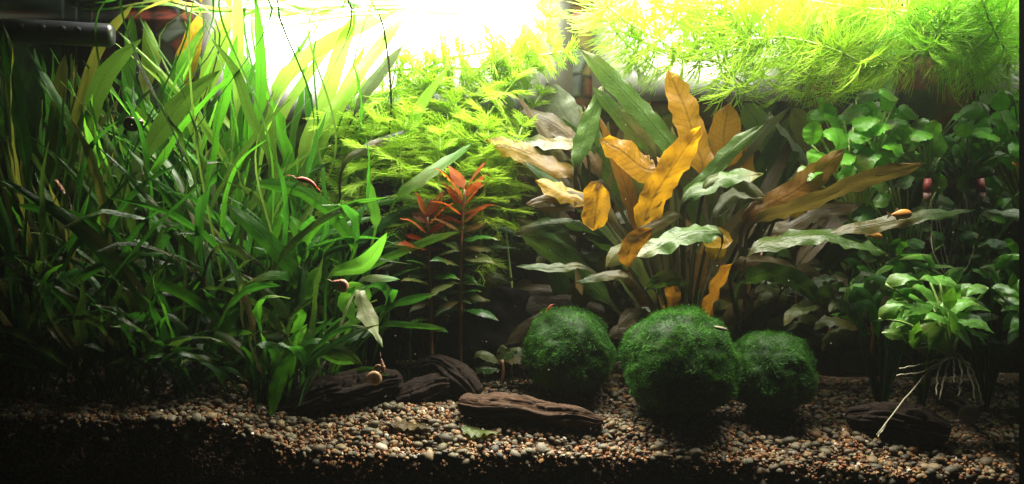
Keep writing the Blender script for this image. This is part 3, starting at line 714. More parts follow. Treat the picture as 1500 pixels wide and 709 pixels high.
H(8, [(445,480),(455,510),(449,530)], 16, 'bright', 4, 4, 'lance')
H(8, [(352,505),(365,530),(356,560)], 14, 'green', 3, 3, 'lance')
H(5, [(310,370),(345,365),(366,390)], 14, 'sage', 4, 4, 'lance')
H(9, [(420,320),(440,345),(448,385)], 18, 'bright', 6, 6, crimp=.08)
H(9, [(445,440),(455,415),(466,392)], 24, 'bright', 5, 5)
# leaves that lie on the water line
for pts, w, m in (([(370,14),(450,12),(540,9),(632,6)], 12, 'lime'), ([(385,32),(470,22),(560,14),(620,10)], 11, 'lime'), ([(380,48),(430,36),(500,24),(590,18)], 13, 'lime'), ([(200,12),(300,16),(400,12)], 10, 'bright'), ([(360,5),(480,2),(600,0)], 10, 'bright')):
    H(13, pts, w, m, 13.5, 13.5, wave=.02, F=Vector((0,-.5,1)))

for k in range(26):                                   # long blades that reached the surface and lie along it
    i = random.choice([0,1,3,4,6,7,9,12,13]); r = PL[i][0]; x = random.uniform(-29, -9.5); y = random.uniform(1.5, 14.5); a = random.gauss(0, .5) + (PI if random.random() < .4 else 0); L = random.uniform(6, 12)
    c = crown_of(i); z = 16.35 - random.random()*.3
    pts = [c, Vector((lerp(c.x, x, .35) + random.gauss(0,1.2), lerp(c.y, y, .4), -2)), Vector((lerp(c.x, x, .75) + random.gauss(0,1.5), lerp(c.y, y, .7), 6)), Vector((x - math.cos(a)*2.2, y, 13.6)), Vector((x, y, z))] + [Vector((max(XL+.4, x + math.cos(a)*L*q), min(16.4, max(.8, y + math.sin(a)*L*q)), z + .1*math.sin(q*7))) for q in (.33, .66, 1)]
    leaf(r, pts, random.uniform(.55, .95), random.choice(['green','deep','bright','lime','olive']), F=Vector((0,-.5,.85)), wave=.03, stalk=.76, stalk_w=.13, n=36, twist=random.uniform(-.4,.4))

# ------------------------------------------------------------------ feathery stem plants
def whorl_mesh(seed, nleaf, R, th, up, fine=3):
    """a ring of comb-like leaves: a midrib with paired threads"""
    rs = random.Random(seed); mb = MB()
    for k in range(nleaf):
        a = 2*PI*k/nleaf + rs.uniform(-.22, .22); L = R*rs.uniform(.75, 1.08); el = up + rs.uniform(-.25, .25); dr = rs.uniform(.1, .55)
        bowl = rs.uniform(-.2, .2)*L
        def at(t, side=0.0, lift=0.0):
            rr = L*t; x = rr*math.cos(el); z = rr*math.sin(el) - dr*L*t*t*0.6 + lift
            return Vector((x*math.cos(a) - side*math.sin(a), x*math.sin(a) + side*math.cos(a), z))
        mb.tube([at(t, bowl*t*t) for t in (0, .25, .5, .75, 1)], [th, th*.9, th*.8, th*.65, th*.3], 3, False)
        for j in range(fine):
            for sgn in (-1, 1):
                t0 = 0.12 + 0.75*(j + rs.uniform(-.2, .3))/fine; l = (0.30 + 0.35*math.sin(PI*min(1, t0*1.1)))*rs.uniform(.75, 1.1); sp = rs.uniform(.5, .8)*sgn*L; lift = rs.uniform(-.12, .12)*L
                q = [at(t0, bowl*t0*t0)]
                for w in (.4, .75, 1.0):
                    t = t0 + l*.75*w; q.append(at(t, bowl*t*t + sp*(w**0.8)*l, lift*w))
                mb.tube(q, [th*.75, th*.65, th*.5, th*.25], 3, False)
    return mb
def fan_whorl(seed, nleaf, R, th, up):
    """a ring of leaves that fork again and again into long soft threads"""
    rs = random.Random(seed*13 + 5); mb = MB()
    for k in range(nleaf):
        a = 2*PI*k/nleaf + rs.uniform(-.25, .25); el = up + rs.uniform(-.35, .3)
        d0 = Vector((math.cos(a)*math.cos(el), math.sin(a)*math.cos(el), math.sin(el))); side = Vector((-math.sin(a), math.cos(a), 0)); L = R*rs.uniform(.8, 1.1)
        def grow(p, d, t, lev, w):
            seg = L*rs.uniform(.9, 1.1)*(.20, .26, .34)[lev] if lev < 2 else (1 - t)*L*rs.uniform(.85, 1.1)
            q = [p]; n = 2 if lev < 2 else 4; dd = d.copy()
            for i in range(n):
                dd = (dd + Vector((0, 0, -.13)) + d0*.05).normalized(); q.append(q[-1] + dd*seg/n)
            mb.tube(q, [w*(1 - (.1 if lev < 2 else .7)*i/n) for i in range(n+1)], 3, False)
            if lev < 2:
                for sg in (-1, 1) if (lev or rs.random() < .5) else (-1, 0, 1):
                    ax = (dd + side*sg*rs.uniform(.16, .34) + Vector((0, 0, rs.uniform(-.12, .12)))).normalized()
                    grow(q[-1], ax, t + seg/L, lev+1, w*.84)
        grow(Vector((0,0,0)), d0, 0, 0, th)
    return mb
WH = {'dense': [whorl_mesh(s*7+5, 11, 2.3, .034, .25, 7).mesh('leaf_whorl') for s in range(5)],
      'long': [fan_whorl(s, 15, 3.6, .047, .25).mesh('leaf_whorl') for s in range(6)],
      'tip': [whorl_mesh(s*7+3, 9, 1.7, .036, .85, 5).mesh('leaf_whorl') for s in range(4)],
      'fantip': [fan_whorl(s+20, 11, 2.9, .045, .7).mesh('leaf_whorl') for s in range(3)]}
GF = 'feathery stem plants with thread like leaves'
def feathery(label, pp, d0, d1, kind, step, m='frond', size=1.0, tip=True, group=GF, jitter=0.25):
    n = len(pp); pts = [P(x, y, lerp(d0, d1, k/(n-1))) for k, (x, y) in enumerate(pp)]
    root = empty('feathery_plant', pts[0]); tag(root, label, 'plant', group); og = Vector(root.location)/S
    L = sum((b-a).length for a, b in zip(pts, pts[1:])); C = spline(pts, max(6, int(L/step)))
    mb = MB(); mb.tube(C, [0.10 - 0.05*i/len(C) for i in range(len(C))], 6)
    if kind == 'dense' and pts[0].z < 4: g0 = Vector((pts[0].x + .4, pts[0].y + .3, ground(pts[0].x, pts[0].y) - .2)); mb.tube(spline([g0, g0.lerp(pts[0], .5) + Vector((.3, 0, 0)), pts[0]], 8), .08, 6)
    link('stem', mb.mesh('stem', og), M['pstalk'], root)
    for i, c in enumerate(C):
        if i == 0 and not tip: continue
        T = (C[min(i+1, len(C)-1)] - C[max(i-1, 0)]).normalized()
        k = kind if i < len(C)-2 else ('tip' if kind == 'dense' else 'fantip')
        o = bpy.data.objects.new('leaf_whorl', random.choice(WH[k])); COL.objects.link(o); o.parent = root; o['kind'] = 'stuff'
        if not o.data.materials: o.data.materials.append(M['frond'])
        o.material_slots[0].link = 'OBJECT'; o.material_slots[0].material = M[m]
        T = (T + Vector((random.gauss(0, jitter), random.gauss(0, jitter), random.gauss(0, jitter)))).normalized()
        q = T.to_track_quat('Z', 'Y') @ Quaternion((0,0,1), random.uniform(0, 2*PI))
        o.rotation_mode = 'QUATERNION'; o.rotation_quaternion = q; o.location = (c - og)*S
        s = size*random.uniform(.82, 1.15); o.scale = (s, s, s)
feathery('yellow green feathery stem beside the tall yellow ribbons', [(575,330),(580,230),(575,150),(590,95)], 12, 13, 'dense', 0.95)
feathery('upright yellow green feathery stem above the black rock', [(640,340),(640,240),(630,160),(640,95)], 12, 13, 'dense', 0.9)
feathery('upright feathery stem directly behind the red leaf tips', [(690,420),(690,300),(700,200),(690,120)], 13, 13.5, 'dense', 0.95, size=.9)
feathery('feathery stem leaning right against the pale leaf', [(660,260),(700,190),(745,130),(780,95)], 11, 12, 'dense', 0.9)
feathery('bleached feathery stem in front of the glare panel', [(600,110),(660,85),(720,75),(800,60)], 13.5, 13.5, 'dense', 1.2)
feathery('feathery stem ending left of the dark gap between glare panels', [(700,150),(740,110),(790,60),(800,25)], 14, 14.5, 'dense', 1.1)
feathery('feathery stem with small tufts low beside the red plant', [(705,430),(712,380),(720,330),(730,260)], 13, 13, 'dense', 1.0, size=.55)
for lab, pp, d0, d1, sz in (('feathery stem between the ribbon leaves and the black rock', [(530,350),(535,270),(530,190),(545,130)], 13.5, 13.5, 1.0),
        ('feathery stem low over the top of the black rock', [(605,350),(600,280),(608,210),(600,150)], 11, 12, .95),
        ('feathery stem just left of the red leaf tips', [(655,360),(662,290),(655,220),(668,150)], 11, 12, .95),
        ('feathery stem over the yellow bronze leaf at its right', [(735,280),(725,220),(715,160),(730,110)], 13, 13, .85),
        ('feathery stem at the back under the left glare panel', [(570,300),(565,230),(600,170),(650,120)], 14, 15, 1.0),
        ('feathery stem reaching right towards the pale bronze leaves', [(700,300),(735,240),(765,190),(790,140)], 13, 14, .9),
        ('feathery stem low at the back right of the red plant', [(745,380),(750,320),(740,260),(760,200)], 14, 14, .85),
        ('front feathery stem left of the black rock top', [(535,330),(545,280),(540,230),(550,180)], 10.5, 10, .85),
        ('front feathery stem over the black rock top', [(590,330),(592,280),(585,230),(598,170)], 9.6, 9.4, .85),
        ('front feathery stem between the two red plants', [(650,400),(648,330),(642,270),(645,200)], 9.8, 9.4, .85),
        ('front feathery stem right behind the taller red top', [(700,400),(705,330),(712,260),(715,190)], 10, 9.5, .85),
        ('front feathery stem right of the taller red top', [(740,330),(745,280),(752,230),(765,185)], 10.6, 10.4, .8),
        ('feathery stem behind the tall yellow ribbons', [(500,320),(510,260),(505,200),(520,140)], 13, 13, .95),
        ('feathery stem at the back behind the red plant', [(700,330),(680,260),(690,190),(710,130)], 15, 15, 1.0)):
    feathery(lab, pp, d0, d1, 'dense', .9, size=sz)
feathery('floating feathery stem just right of the dark gap', [(1010,20),(975,50),(945,75),(930,90)], 13, 11, 'long', 1.3)
feathery('floating feathery stem drooping above the orange leaves', [(1040,5),(1050,50),(1065,95),(1080,125)], 12, 9, 'long', 1.4)
feathery('floating feathery stem with a fan hanging over the round leaves', [(1120,0),(1140,45),(1165,85),(1185,110)], 11, 8, 'long', 1.3)
feathery('floating feathery stem across the top centre right', [(1000,-20),(1090,0),(1180,10),(1260,20)], 13, 12, 'long', 1.8)
feathery('bright floating feathery stem with wide spread threads', [(1090,60),(1150,55),(1215,70),(1260,90)], 9, 7, 'long', 1.7, size=.85)
feathery('green floating feathery stem near the right top', [(1290,0),(1320,25),(1360,50),(1395,60)], 9, 7, 'long', 1.5, 'frondg')
feathery('green feathery fan hanging at the upper right', [(1395,-10),(1385,20),(1375,45),(1360,70)], 6, 6, 'long', 1.2, 'frondg', .85)
for lab, pp, d0, d1, sz, mm in (('floating feathery stem ending above the tallest orange leaf', [(890,10),(930,40),(970,60),(1000,85)], 11, 10, .85, 'frond'),
        ('floating feathery stem right of the tallest orange leaf', [(1060,-10),(1080,35),(1110,70),(1120,110)], 10, 9, .9, 'frond'),
        ('floating feathery stem over the bright round leaves', [(1180,-10),(1195,40),(1210,90),(1215,130)], 10, 9, .9, 'frond'),
        ('feathery stem across the water line at the right', [(1180,0),(1240,10),(1300,15),(1360,20)], 9, 7, .9, 'frond'),
        ('feathery stem behind the round leaves top right', [(1200,60),(1250,80),(1290,70),(1330,40)], 13, 12, .9, 'frondg'),
        ('feathery stem in the middle of the right lamp glare', [(960,-20),(1010,20),(1060,50),(1100,80)], 14, 14, .9, 'frond')):
    feathery(lab, pp, d0, d1, 'long', 1.15, mm, sz)
for lab, pp, d0, d1, sz, mm in (('feathery stem drooping lowest right of the tall orange leaves', [(1090,20),(1120,60),(1140,95),(1150,125)], 12, 11, .8, 'frond'),
        ('feathery stem drooping above the seam of the back corner', [(1240,20),(1260,60),(1290,85),(1310,90)], 9, 8, .8, 'frond'),
        ('feathery stem drooping between dark gap and tall orange leaf', [(880,20),(910,55),(935,80),(960,100)], 12, 11, .7, 'frond'),
        ('bleached feathery stem drooping over pale bronze leaves', [(1030,40),(1050,75),(1055,100),(1065,120)], 13, 13, .75, 'frond')):
    feathery(lab, pp, d0, d1, 'long', 1.2, mm, sz)
feathery('floating feathery stem low under the right glare panel', [(900,40),(960,70),(1020,85),(1090,100)], 13, 12, 'long', 1.5, size=.9)
feathery('short floating feathery stem with its tuft at the far end', [(1250,10),(1230,50),(1235,90),(1245,125)], 9, 8, 'long', 1.4, size=.8)
feathery('floating feathery stem high over the orange leaves', [(930,-5),(990,15),(1060,25),(1130,30)], 14, 13, 'long', 1.5)
feathery('yellow green feathery mass behind the top right corner', [(1270,100),(1300,95),(1330,85),(1360,60)], 11, 8, 'long', 1.4, size=.75)
feathery('bleached feathery stem low under the left glare panel', [(560,105),(620,100),(700,100),(770,92)], 14, 14, 'dense', 1.1)
feathery('bleached feathery tuft nearest the dark gap on its left', [(720,95),(760,85),(800,80),(825,75)], 13, 12, 'dense', 1.0)
feathery('floating feathery stem behind the green fans', [(1180,25),(1220,40),(1260,45),(1300,50)], 14, 12, 'long', 1.7, 'frond', .9)

# ------------------------------------------------------------------ red stemmed plants
def stem_leaves(root, C, every, wl, cols, size, off=0, start=0):
    og = Vector(root.location)/S
    for i in range(start, len(C), every):
        c = C[i]; t = i/(len(C)-1); T = (C[min(i+1, len(C)-1)] - C[max(i-1, 0)]).normalized()
        for s in range(2):
            if t < .6 and random.random() < .12: continue
            a = s*PI + (.62 if i % 2 else -.5) + random.uniform(-.22,.22); el = lerp(-0.15, 1.0, t**4) + random.uniform(-.2,.2)
            d = Vector((math.cos(a)*math.cos(el), math.sin(a)*math.cos(el), math.sin(el))); L = size(t)*(random.uniform(.85, 1.15) if t > .6 else random.uniform(.55, 1.25)); dz = random.uniform(-.22, .1) if t < .6 else 0
            pts = [c, c + d*L*.35 + Vector((0,0,.08*L)), c + d*L*.7 + Vector((0,0,(.06 + .5*dz)*L)), c + d*L + Vector((0,0,(-.06 + dz)*L))]
            up = Vector((0,0,1)) - d*d.z
            leaf(root, pts, L*wl, cols(t), kind='point', F=(up + Vector((0,-.35,0))).normalized(), fold=.2, stalk=.06, stalk_w=.1, n=12, wave=.03)
def red_plant(label, pp, d, n, size):
    n = int(n*1.15); pts = [P(x, y, d) for x, y in pp]; root = empty('red_stem_plant', pts[0]); tag(root, label, 'plant', 'red tipped stem plants'); og = Vector(root.location)/S
    C = spline(pts, n); mb = MB(); mb.tube(C, [.13 - .05*i/len(C) for i in range(len(C))], 8); link('stem', mb.mesh('stem', og), M['rstalk'], root)
    stem_leaves(root, C, 1, .42, lambda t: 'red' if t > .80 else ('rust' if t > .72 and random.random() < .5 else random.choice(['olive','green','olive','deep'])), size, start=int(n*.42))
red_plant('taller red topped stem plant in front of the feathery green', [(674,580),(675,470),(676,350),(681,278)], 8.0, 21, lambda t: lerp(2.3, 2.6, t**2))
red_plant('shorter stem plant with a small orange red tip', [(632,582),(632,480),(630,390),(626,318)], 7.6, 19, lambda t: lerp(2.2, 2.1, t))

def bush(label, px, py, y, n, rx, ry, ms):
    b = P(px, py, y); b.z = ground(b.x, y) - .1; r = empty('green_leaf_plant', b); tag(r, label, 'plant', 'low green plants on the gravel')
    for k in range(n):
        e = P(px + random.uniform(-rx, rx), random.uniform(*ry), y + random.uniform(-1.5, 1.5)); d = Vector((random.choice([-1, 1])*random.uniform(.6, 1), random.uniform(-.5, .2), random.uniform(-.2, .5))).normalized(); L = random.uniform(1.4, 2.6)
        m1 = b.lerp(e, .6) + Vector((-.2*d.x, 0, .4))
        leaf(r, [b, m1, e, e + d*L*.5 + Vector((0,0,.1)), e + d*L + Vector((0,0,-.15*L))], random.uniform(.45, .85), random.choice(ms), kind='lance', F=Vector((random.uniform(-.3,.3), -.8, random.uniform(.1,.8))), stalk=.55, stalk_w=.09, wave=.07, crimp=.04, n=22)
bush('low green leaved plant crowding the stem of the shorter red plant', 625, 500, 9, 26, 45, (340, 450), ['olive','green','deep','dark'])
bush('low mid green plant between young bronze plants and the bright plantlet', 1290, 500, 6.5, 30, 50, (395, 500), ['green','deep','round','deep'])
bush('low dark green plant in shade behind the bright plantlet', 1350, 500, 7.5, 30, 40, (385, 510), ['green','deep','deep','round'])
bush('low olive leaved plant crowding the stem of the taller red plant', 690, 500, 10, 26, 45, (330, 450), ['olive','deep','olive','dark'])

# ------------------------------------------------------------------ the large bronze plant
base = P(1000, 520, 9.5); base.z = ground(base.x, base.y) - 0.1
bz = empty('bronze_leaf_plant', base); tag(bz, 'large plant with long bronze and orange leaves behind the moss balls', 'plant')
b2 = P(1085, 520, 11); b2.z = ground(b2.x, b2.y) - 0.1
bz2 = empty('bronze_leaf_plant', b2); tag(bz2, 'bronze plant with long leaves reaching right over the rosettes', 'plant')
b3 = P(850, 520, 12); b3.z = ground(b3.x, b3.y) - 0.1
bz3 = empty('bronze_leaf_plant', b3); tag(bz3, 'bronze plant at the back left with pale leaves against the cobbles', 'plant')
BZ = [(bz,), (bz2,), (bz3,)]
def B(i, pp, w, m, d0, d1, kind='crypt', **kw):
    kw.setdefault('wave', .09); kw.setdefault('crimp', .05); kw.setdefault('wf', 4); kw.setdefault('stalk_w', .22); kw.setdefault('n', 44); kw.setdefault('pucker', 2.2)
    return hero(i, pp, w, m, d0, d1, kind, plants=BZ, **kw)
flat = dict(F=Vector((0,-1,.15)), twist=.1)
B(0, [(1030,262),(1018,205),(1000,150),(978,102)], 42, 'orange', 9, 9.5, **flat)
B(0, [(943,345),(955,295),(985,245),(1027,185)], 40, 'orange', 7, 6.5, **flat)
B(0, [(1062,248),(1060,200),(1068,152)], 43, 'orange', 10, 10, **flat)
B(0, [(1086,275),(1089,240),(1090,208)], 32, 'orange', 11, 11, **flat)
B(0, [(985,262),(945,248),(912,222),(878,204)], 42, 'orange', 9, 8.5, 'crypt', F=Vector((.1,-1,.1)), twist=.1)
B(0, [(884,268),(874,300),(869,338)], 40, 'orange', 6.5, 6, 'crypt', **flat)
B(0, [(868,302),(832,284),(785,264)], 32, 'yellow', 8, 7.5, F=Vector((.1,-.7,.7)))
B(2, [(845,265),(800,240),(765,222),(712,204)], 36, 'yellow', 9.5, 9, F=Vector((.1,-.7,.7)))
B(0, [(1000,250),(950,175),(895,115),(850,72)], 30, 'sage', 9.5, 10, 'strap', **flat)
B(2, [(843,250),(855,205),(868,165),(884,122)], 30, 'sage', 9, 9.5, 'lance', **flat)
B(2, [(850,210),(825,165),(800,122)], 46, 'pale', 13.5, 14, **flat)
B(0, [(965,230),(945,180),(905,130)], 40, 'olive', 12, 12.5, **flat)
B(0, [(1003,300),(1040,255),(1075,215),(1118,183)], 24, 'sage', 7.5, 6.5, 'strap', F=Vector((0,-.8,.6)))
B(0, [(1000,300),(1040,270),(1075,257),(1118,256)], 30, 'sage', 7, 6, F=Vector((0,-.8,.6)))
B(0, [(1058,352),(1030,340),(985,350),(932,376)], 36, 'sage', 5.5, 4.5, 'crypt', F=Vector((-.2,-.6,.8)))
B(0, [(1020,350),(1045,348),(1074,352)], 32, 'yellow', 6.2, 6.2, **flat)
B(0, [(1040,345),(1052,360),(1042,380)], 32, 'yellow', 6.4, 6.2, **flat)
B(1, [(1088,330),(1130,300),(1180,270),(1237,218)], 36, 'rust', 7.5, 6.5, **flat)
B(1, [(1100,332),(1180,300),(1265,265),(1356,240)], 30, 'brown', 6.5, 5.5, F=Vector((0,-.8,-.5)), twist=.1)
B(1, [(1140,315),(1210,285),(1285,255),(1350,238)], 18, 'rust', 7.0, 6.0, F=Vector((0,-1,.2)), twist=.1)
B(1, [(1205,350),(1280,330),(1350,316),(1428,308)], 27, 'sage', 5.2, 4.6, 'lance', F=Vector((.1,-.6,.8)))
B(1, [(1095,375),(1150,350),(1220,345),(1302,372)], 36, 'sage', 5.4, 4.4, F=Vector((0,-.6,.8)), label='broad pale leaf drooping at its tip')
B(0, [(862,394),(820,392),(756,390)], 16, 'sage', 7, 6.5, 'lance')
B(0, [(925,408),(885,404),(842,415)], 17, 'sage', 6.5, 6.5, 'lance')
B(0, [(1004,420),(975,408),(944,425)], 24, 'sage', 5.5, 5.2, 'lance', F=Vector((0,-.9,.3)))
B(2, [(860,225),(800,208),(735,203)], 28, 'sage', 10, 10, F=Vector((0,-.7,.7)))
B(2, [(850,260),(800,250),(750,240)], 26, 'olive', 10, 10)
B(1, [(1180,250),(1160,205),(1125,165)], 44, 'pale', 11, 12, 'lance', F=Vector((.5,-.7,.3)))
B(1, [(1225,255),(1190,200),(1160,158)], 40, 'olive', 10, 11, **flat)
B(1, [(1150,250),(1120,195),(1090,150)], 44, 'sage', 12, 13, **flat)
B(0, [(922,392),(925,360),(955,335)], 28, 'rust', 6.5, 6.2, **flat)
B(0, [(1000,320),(960,330),(925,350)], 18, 'olive', 7, 6.5)
B(1, [(1120,300),(1080,280),(1045,320)], 26, 'olive', 7.5, 7)
B(1, [(1160,320),(1180,290),(1190,270)], 24, 'yellow', 8.5, 8.5, **flat)
for k in range(80):                                   # the many dim older leaves of the clump
    i = random.choice([0,0,1,1,2]); c = Vector(BZ[i][0].location)/S
    a = random.uniform(-PI, PI); th = random.uniform(.15, 1.15); L = random.uniform(6, 16)
    d = Vector((math.cos(a)*math.sin(th), math.sin(a)*math.sin(th)*.4 + .12, math.cos(th))); e = c + d*L
    e.y = min(15.5, e.y); droop = Vector((math.cos(a), 0, -.9))*L*.16
    leaf(BZ[i][0], [c, c + d*L*.35, c + d*L*.72, e + droop*.5, e + d*L*.12 + droop*1.6], random.uniform(1.1, 1.9), random.choice(['brown','brown','brown','olive','dark','dark']), kind='crypt',
         F=Vector((random.uniform(-.6,.6), -1, random.uniform(-.1,.8))), twist=random.uniform(-.8,.8), wave=.07, crimp=.03, stalk=.5, stalk_w=.22, wf=4)

B(2, [(880,265),(835,200),(790,170),(752,168)], 30, 'brown', 11, 11.5)
B(2, [(870,280),(830,245),(785,190),(775,150)], 26, 'olive', 12, 12.5)
B(0, [(960,235),(925,190),(890,150),(868,128)], 22, 'sage', 8.8, 9.2)
B(0, [(905,330),(870,300),(820,290),(770,300)], 26, 'brown', 8, 7.5)
B(0, [(900,360),(850,335),(800,330),(750,345)], 24, 'dark', 9, 9)
B(1, [(1120,345),(1160,330),(1200,310),(1262,300)], 26, 'brown', 8.5, 8)
B(1, [(1080,420),(1120,400),(1165,410),(1205,445)], 30, 'dark', 7, 6.2)
B(1, [(1070,400),(1105,385),(1150,392),(1190,415)], 24, 'brown', 7.5, 7)
B(1, [(1170,330),(1200,280),(1215,230),(1222,190)], 30, 'sage', 10.5, 11)
B(0, [(1030,285),(1055,262),(1085,268),(1120,290)], 24, 'olive', 6.8, 6.2, F=Vector((0,-.8,.5)))
for k in range(84):                                   # upright blades behind the orange ones
    i = random.choice([0,0,1,2]); c = Vector(BZ[i][0].location)/S; dp = random.uniform(7.5, 14.5)
    tx, ty = random.choice([(random.uniform(735, 930), random.uniform(130, 330)), (random.uniform(930, 1260), random.uniform(130, 330)), (random.uniform(760, 1280), random.uniform(230, 420))])
    if dp < 10 and (ty < 230 or 870 < tx < 1240 and ty < 330): dp += 3.5
    e = P(tx, ty, dp); m1 = c.lerp(e, .55) + Vector((0, 0, 1.2)); m2 = c.lerp(e, .8) + Vector((0, 0, .9))
    leaf(BZ[i][0], [c, m1, m2, e], random.uniform(.75, 1.45), random.choice(['olive','sage','brown','olive','brown','sage','dark','rust','brown']), kind=random.choice(['crypt','lance','lance']),
         F=Vector((random.uniform(-.7,.7), -1, random.uniform(-.1,.6))), twist=random.uniform(-.6,.6), wave=.07, crimp=.05, stalk=.5, stalk_w=.2, wf=4, n=26)

# ------------------------------------------------------------------ round-leaved plants on the right
def round_plant(name, label, group, base, leaves, m, wl=.9, roots=0, rl=5, stalk='pstalk', kind='round', rootm='root', F0=(0,-.75,.75)):
    """leaves: (px, py, depth, size px, direction in the picture, tilt)"""
    root = empty(name, base); tag(root, label, 'plant', group); c = Vector(root.location)/S
    for (px, py, d, sz, ang, mm) in leaves:
        p = P(px, py, d); k = (48+d)/1300; L = sz*k; dv = Vector((math.cos(ang), -.25, math.sin(ang))).normalized()
        st = p - dv*L*.5; mid = c.lerp(st, .55) + Vector((0,0,.12*(st-c).length))
        lf = leaf(root, [st, st + dv*L*.35 + Vector((0,0,.10*L)), st + dv*L*.7 + Vector((0,0,.09*L)), st + dv*L + Vector((0,0,-.07*L))], L*wl, mm or m, kind=kind,
             F=(Vector(F0) + Vector((random.uniform(-.3,.3),0,random.uniform(-.3,.3)))).normalized(), fold=random.uniform(.05,.3), n=12, wave=.04, crimp=0, twist=random.uniform(-.3,.3))
        C = spline([c, mid, st], 8); mb = MB(); mb.tube(C, [.10 - .04*i/8 for i in range(9)], 6); link('leaf_stalk', mb.mesh('leaf_stalk', c), M[stalk], lf if False else root)
    for k in range(roots):
        a = random.uniform(0, 2*PI); L = rl*random.uniform(.5, 1.1); sp = random.uniform(.1, .55)
        pts = [c, c + Vector((math.cos(a)*sp*L*.4, math.sin(a)*sp*L*.2, -L*.35)), c + Vector((math.cos(a)*sp*L*.75, math.sin(a)*sp*L*.35, -L*.7)), c + Vector((math.cos(a+.4)*sp*L, math.sin(a)*sp*L*.4, -L))]
        mb = MB(); C = spline(pts, 10); mb.tube(C, [.045 - .02*i/10 for i in range(11)], 5); link('root', mb.mesh('root', c), M[rootm], root)
    return root
GR = 'round leaved plants in the right back corner'
def clump(x0, x1, y0, y1, d0, d1, n, s0, s1, ms):
    out_ = []
    for k in range(n):
        out_.append((random.uniform(x0,x1), random.uniform(y0,y1), random.uniform(d0,d1), random.uniform(s0,s1), random.choice([.2, 2.9, .6, 2.5, -.3, 3.4, 1.5]), random.choice(ms)))
    return out_
R1 = [(1255,168,8.5,38,.4,None),(1220,180,8.5,34,2.6,None),(1272,142,9.5,34,.2,None),(1270,180,7.5,40,.3,None),(1225,205,7.5,44,2.8,None),(1262,200,7.5,36,.1,None),(1290,188,7.5,40,.3,None),(1235,232,7.5,40,3.3,None),(1270,235,7.5,46,.4,None),(1300,235,8.5,40,.3,None),(1205,155,9.5,30,2.4,None),(1250,215,8.5,34,.9,None)]
round_plant('round_leaf_plant', 'bright green round leaved plant beside the glass corner seam', GR, P(1255, 330, 9), R1 + clump(1185, 1325, 125, 260, 7, 10, 26, 26, 38, ['round']), 'round')
round_plant('round_leaf_plant', 'mid green round leaved plant between fish and side glass', GR, P(1310, 470, 11), clump(1225,1330,290,420,8,12,26,24,40,['round','deep','green']), 'round')
round_plant('round_leaf_plant', 'green round leaved plant in front of the dark back corner', GR, P(1330, 430, 10), clump(1285,1375,260,400,7,10,26,22,36,['green','deep','round']), 'round')
round_plant('round_leaf_plant', 'dim round leaved plant low behind the bronze leaves', GR, P(1240, 400, 14), clump(1190,1330,235,330,13,15,14,30,46,['round','deep','deep']), 'round')
round_plant('round_leaf_plant', 'shaded round leaved plant under the hanging green fan', GR, P(1320, 330, 15), clump(1285,1340,150,260,9,12,20,24,36,['deep','round','round']), 'deep')
GH = 'rosettes hanging from the surface with trailing roots'
R2 = [(1325,185,9,40,2.5,None),(1350,188,9,36,.9,None),(1310,225,10,38,3.2,None),(1337,205,8,50,.3,None),(1372,212,8,38,1.3,None),(1320,240,9,40,2.8,None),(1350,245,8.5,46,.2,None),(1385,238,9,36,.3,None),(1360,222,9,36,2.4,None)]
round_plant('rosette_plant', 'small rosette with a bright curled leaf over the red weight', GH, P(1362, 268, 8.5), R2 + clump(1305, 1385, 175, 250, 7, 9.5, 12, 26, 38, ['round']), 'round', roots=9, rl=7.5)
R4 = [(1340,415,5,48,2.4,None),(1400,405,5,46,.8,None),(1315,450,4,50,3.0,None),(1320,485,3,44,3.6,None),(1410,492,2.4,46,-1.0,None),(1372,495,2.2,44,4.0,None),(1355,430,3.5,56,2.7,None),(1330,438,3.5,44,3.0,None),(1385,425,4,52,1.8,None),(1412,430,4,52,.5,None),(1345,455,3,56,3.4,None),(1375,452,2.8,52,2.6,None),(1405,450,2.8,58,.3,None),(1422,450,3,52,-.1,None),(1425,472,3,46,-.5,None),(1330,470,3,50,3.5,None),(1355,482,2.6,44,3.7,None),(1395,470,2.2,56,2.2,None),(1425,475,2.4,58,-.3,None),(1385,412,4.5,36,1.4,None),(1428,490,2.8,36,-.7,None),(1400,432,3.2,44,1.2,'bright'),(1372,468,2.3,46,3.0,None)]
R4 += clump(1305, 1440, 410, 495, 2.2, 3.8, 14, 34, 50, [None, None, 'lime'])
fr = round_plant('rosette_plant', 'bright plantlet with pale bare roots above the driftwood lump', GH, P(1393, 522, 3), R4, 'rosette', wl=.50, kind='point')
c = Vector(fr.location)/S
for pts in ([(1393,522),(1375,540),(1372,580)], [(1393,522),(1385,545),(1376,585)], [(1395,520),(1398,540),(1397,560)], [(1398,520),(1408,540),(1405,580)], [(1400,518),(1420,545),(1428,588)], [(1402,518),(1426,545),(1440,592)], [(1390,520),(1350,555),(1310,605),(1285,638)], [(1390,522),(1350,545),(1312,550)], [(1388,524),(1345,535),(1320,540)], [(1305,606),(1298,622),(1284,640)]):
    q = [P(x, y, 3 - .5*i) for i, (x, y) in enumerate(pts)]; C = spline(q, 12)
    for i, p in enumerate(C): C[i] = p + Vector((random.gauss(0,.03), random.gauss(0,.05), random.gauss(0,.02)))
    mb = MB(); mb.tube(C, [.065 - .02*i/12 for i in range(13)], 6); link('root', mb.mesh('root', c), M['root'], fr)
